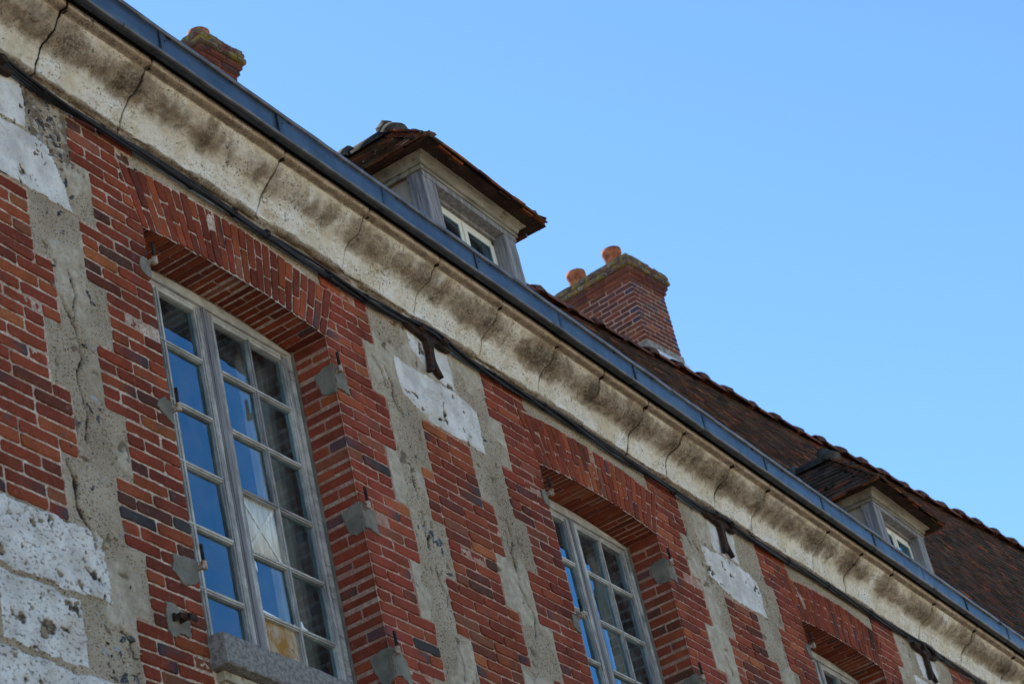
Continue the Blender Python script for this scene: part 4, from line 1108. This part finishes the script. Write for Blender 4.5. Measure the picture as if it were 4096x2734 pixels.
    stone(rc, a0.x, a0.y+.035, a0.z+.035, .075, .09, .085, (.085, .075, .062), 5)
    rc.build('ridge_cap', M['tile'], D, True)
dormer(4.371, 0, 0); dormer(4.371+7.4, -.02, 1)

# ---------------- chimneys (parallel to the skewed ridge)
def chimney(s0, s1, n0, n1, zb, zcap, pots, label, seed):
    random.seed(seed)
    O = RS.copy()
    def Fr(org, ux, uy):
        return lambda a, b, c: tuple(org+ux*a+uy*b+uz*c)
    W = s1-s0; DP = n1-n0
    def P(s, n): q_ = O+dr*s+nr_*n; return Vector((q_.x, q_.y, 0))
    core = MB()
    F0 = Fr(P(s0, n0), dr, nr_); core.box(.005, W-.005, .005, DP-.005, zb, zcap-.02, F=F0)
    C = lab(core.build('chimney', M['mortar'], B), label)
    h = .0635
    def faces(mb, s0, s1, n0, n1, z, nc, dark=0):
        W = s1-s0; DP = n1-n0
        for org, ux, uy, L in ((P(s0, n0), dr, nr_, W), (P(s0, n1), -nr_, dr, DP), (P(s1, n0), nr_, -dr, DP), (P(s1, n1), -dr, -nr_, W)):
            F = Fr(org, ux, uy); un = max(2, round(L/.115)); w_ = L/un; x = 0; first = (nc % 2)
            while x < un:
                s_ = 1 if (first and x == 0) else min(2, un-x); first_h = s_ == 1
                c = bcol()
                r = random.random()
                if (s_ == 1 and r < .45): c = (.060, .052, .085)
                elif r < .30: c = (.11, .050, .05)
                else: c = tuple(v*.62+.02 for v in c)
                brick(mb, rect(x*w_+(.0 if x == 0 else .0075), (x+s_)*w_-(.0 if x+s_ >= un else .0075), z+.0080, z+h-.0080), 0, .03, F=F, col=c, yj=.0025)
                x += s_
    mb = MB(); z = zcap-5*h; nc = 0
    while z > zb:
        faces(mb, s0, s1, n0, n1, z, nc); nc += 1; z -= h
    mb.build('chimney_bricks', M['brick'], C)
    m2 = MB()
    for j, e in enumerate((.025, .05)):
        faces(m2, s0-e, s1+e, n0-e, n1+e, zcap-(4-j)*h-.0, j); Fb = Fr(P(s0-e, n0-e), dr, nr_)
        m2.box(.01, W+2*e-.01, .01, DP+2*e-.01, zcap-(4-j)*h-.0, zcap-(4-j)*h+h, col=(.2, .1, .08), F=Fb)
    m2.build('corbel_courses', M['brick'], C)
    m3 = MB()
    for j, e in enumerate((.08, .075)):
        faces(m3, s0-e, s1+e, n0-e, n1+e, zcap-(2-j)*h, j)
        m3.box(.01, W+2*e-.01, .01, DP+2*e-.01, zcap-(2-j)*h, zcap-(2-j)*h+h-.002, col=(.12, .11, .09), F=Fr(P(s0-e, n0-e), dr, nr_))
    Fb = Fr(P(s0-.06, n0-.06), dr, nr_); nn = 7
    for a in range(nn):
        for b in range(nn):
            ww = (W+.12)/nn; dd = (DP+.12)/nn; m3.box(a*ww-.004, (a+1)*ww+.004, b*dd-.004, (b+1)*dd+.004, zcap-.003, zcap+.012+random.uniform(0, .022), F=Fb, col=(.12, .115, .09), j=.005)
    m3.build('chimney_cap', M['cap'], C)
    for (ps, pn, hh, r) in pots:
        p = MB(); c = P(ps, pn); zt = zcap+hh; vs = []; ns = 28
        pr = [(r*.86, zcap), (r*.88, zcap+hh*.5), (r*.93, zt-.07), (r*1.03, zt-.05), (r*1.03, zt), (r*.84, zt), (r*.8, zcap)]
        for (rr, z) in pr:
            for a in range(ns): th = 2*math.pi*a/ns; vs.append((c.x+math.cos(th)*rr, c.y+math.sin(th)*rr, z))
        p.add(vs, [(j*ns+a, j*ns+(a+1) % ns, (j+1)*ns+(a+1) % ns, (j+1)*ns+a) for j in range(len(pr)-1) for a in range(ns)])
        p.build('chimney_pot', M['pot'], C, True)
    f = MB(); f.box(-.012, W+.012, -.014, .02, zb, zb+.62, F=F0); f.box(-.014, .02, -.012, DP, zb, zb+.62, F=F0)
    f.build('mortar_skirt', M['mortarcap'], C)
    f = MB(); f.box(.02, W-.02, -.075, -.016, zb+.36, zb+.46, F=F0); f.build('lead_flashing', M['flash'], C)
random.seed(5)
chimney(-1.43, -.735, .10, 1.14, 5.75, 7.465, [(-1.19, .362, .345, .112), (-1.19, .885, .335, .112)], 'tall lichen-capped brick chimney with two terracotta pots', 3)
chimney(-8.25, -7.80, .13, .70, 4.6, 7.235, [(-8.03, .30, .25, .105)], 'smaller brick chimney with one terracotta pot beyond the gutter', 9)
random.seed(21)

# ---------------- rest of the building so that it is closed
mb = MB()
mb.box(X0+.02, RX1, .30, .36, .50, .86); mb.box(X0+.02, RX1, 7.9, 8.0, -8.2, .40)
mb.box(X0, X0+.1, .02, 7.9, -8.2, .80); mb.box(RX1-.1, RX1, .02, 7.9, -8.2, .80)
mb.box(X1-.01, RX1, .0, .3, -8.2, .82)
mb.box(X0+.1, RX1-.1, .36, 7.9, .48, .50)
mb.box(X0, X1, .012, .30, -8.2, ZLOW-.0)
for k in PIERS: mb.box(max(X0, pierc(k)-1.07), pierc(k)+1.07, .05, .28, ZLOW, .50)
for i in BAYS: mb.box(i*PITCH-.05, i*PITCH+OW+.05, .05, .28, ZLOW, -2.38); mb.box(i*PITCH-.06, i*PITCH+OW+.06, .31, .36, .03, .50); mb.box(i*PITCH-.06, i*PITCH+OW+.06, .05, .30, .10, .50)
mb.build('masonry_core', M['backwall'], B)

# ---------------- cable bundle
CB = top('cable_bundle', 'black twisted cables tied together and strung along the wall under the cornice', 'cable', (0, -.04, .445))
KP = [(-5, .45), (-.95, .452), (-.5, .43), (.06, .447), (1.0, .438), (2.0, .425), (2.6, .462), (3.0, .452), (4.1, .47), (5.2, .455), (6.05, .445), (6.5, .47), (7.6, .48), (9.4, .485), (11.5, .49), (17, .49)]
kx = [p[0] for p in KP]; kz = [p[1] for p in KP]
def cz_(x):
    x = np.asarray(x); h = .12
    return (np.interp(x-h, kx, kz)+2*np.interp(x, kx, kz)+np.interp(x+h, kx, kz))/4-.012+.004*np.sin(x*3.3)
def cy_(x):
    b = -.032
    for k in PIERS: b = b-.024*math.exp(-((x-pierc(k))/.22)**2)
    return b
xs = np.arange(-4.8, 16.5, .022)
NS = 6
for s in range(NS):
    pts = []
    for x in xs:
        ph = 2*math.pi*s/NS+x*2.2+.8*math.sin(x*1.1+s); rr = .0135*(1+.28*math.sin(x*2.7+s*1.9)) if s else .002
        pts.append((x, cy_(x)+rr*math.cos(ph)+.04, float(cz_(x))-.445+rr*1.15*math.sin(ph)))
    mb = MB(); mb.tube(pts, .0084 if s % 2 else .0070, 7); mb.build('cable', M['cable'], CB, True)
tx = [-1.35, -.68, -.27, .42, .77, 1.05, 1.6, 1.95, 2.75, 3.3, 3.9, 4.35, 5.0, 5.6, 6.2, 6.8, 7.4, 8.1, 8.9, 9.6, 10.4, 11.2, 12.1, 13]
for x in tx:
    mb = MB(); z = float(cz_(x))-.445
    for d in (0, .012):
        pts = [(x+d+.002*math.sin(a), cy_(x)+.04+.0215*math.cos(a), z+.0235*math.sin(a)) for a in np.linspace(0, 2*math.pi, 17)]
        mb.tube(pts, .003, 5)
    mb.box(x-.004, x+.018, cy_(x)+.04-.008, cy_(x)+.04+.012, z+.016, z+.028)
    mb.build('cable_tie', M['cable'], CB)

# ---------------- ground
gm = MB(); gm.add([(-600, -600, -8.21), (600, -600, -8.21), (600, 600, -8.21), (-600, 600, -8.21)], [(0, 1, 2, 3)])
g = gm.build('ground', M['ground']); g['kind'] = 'structure'
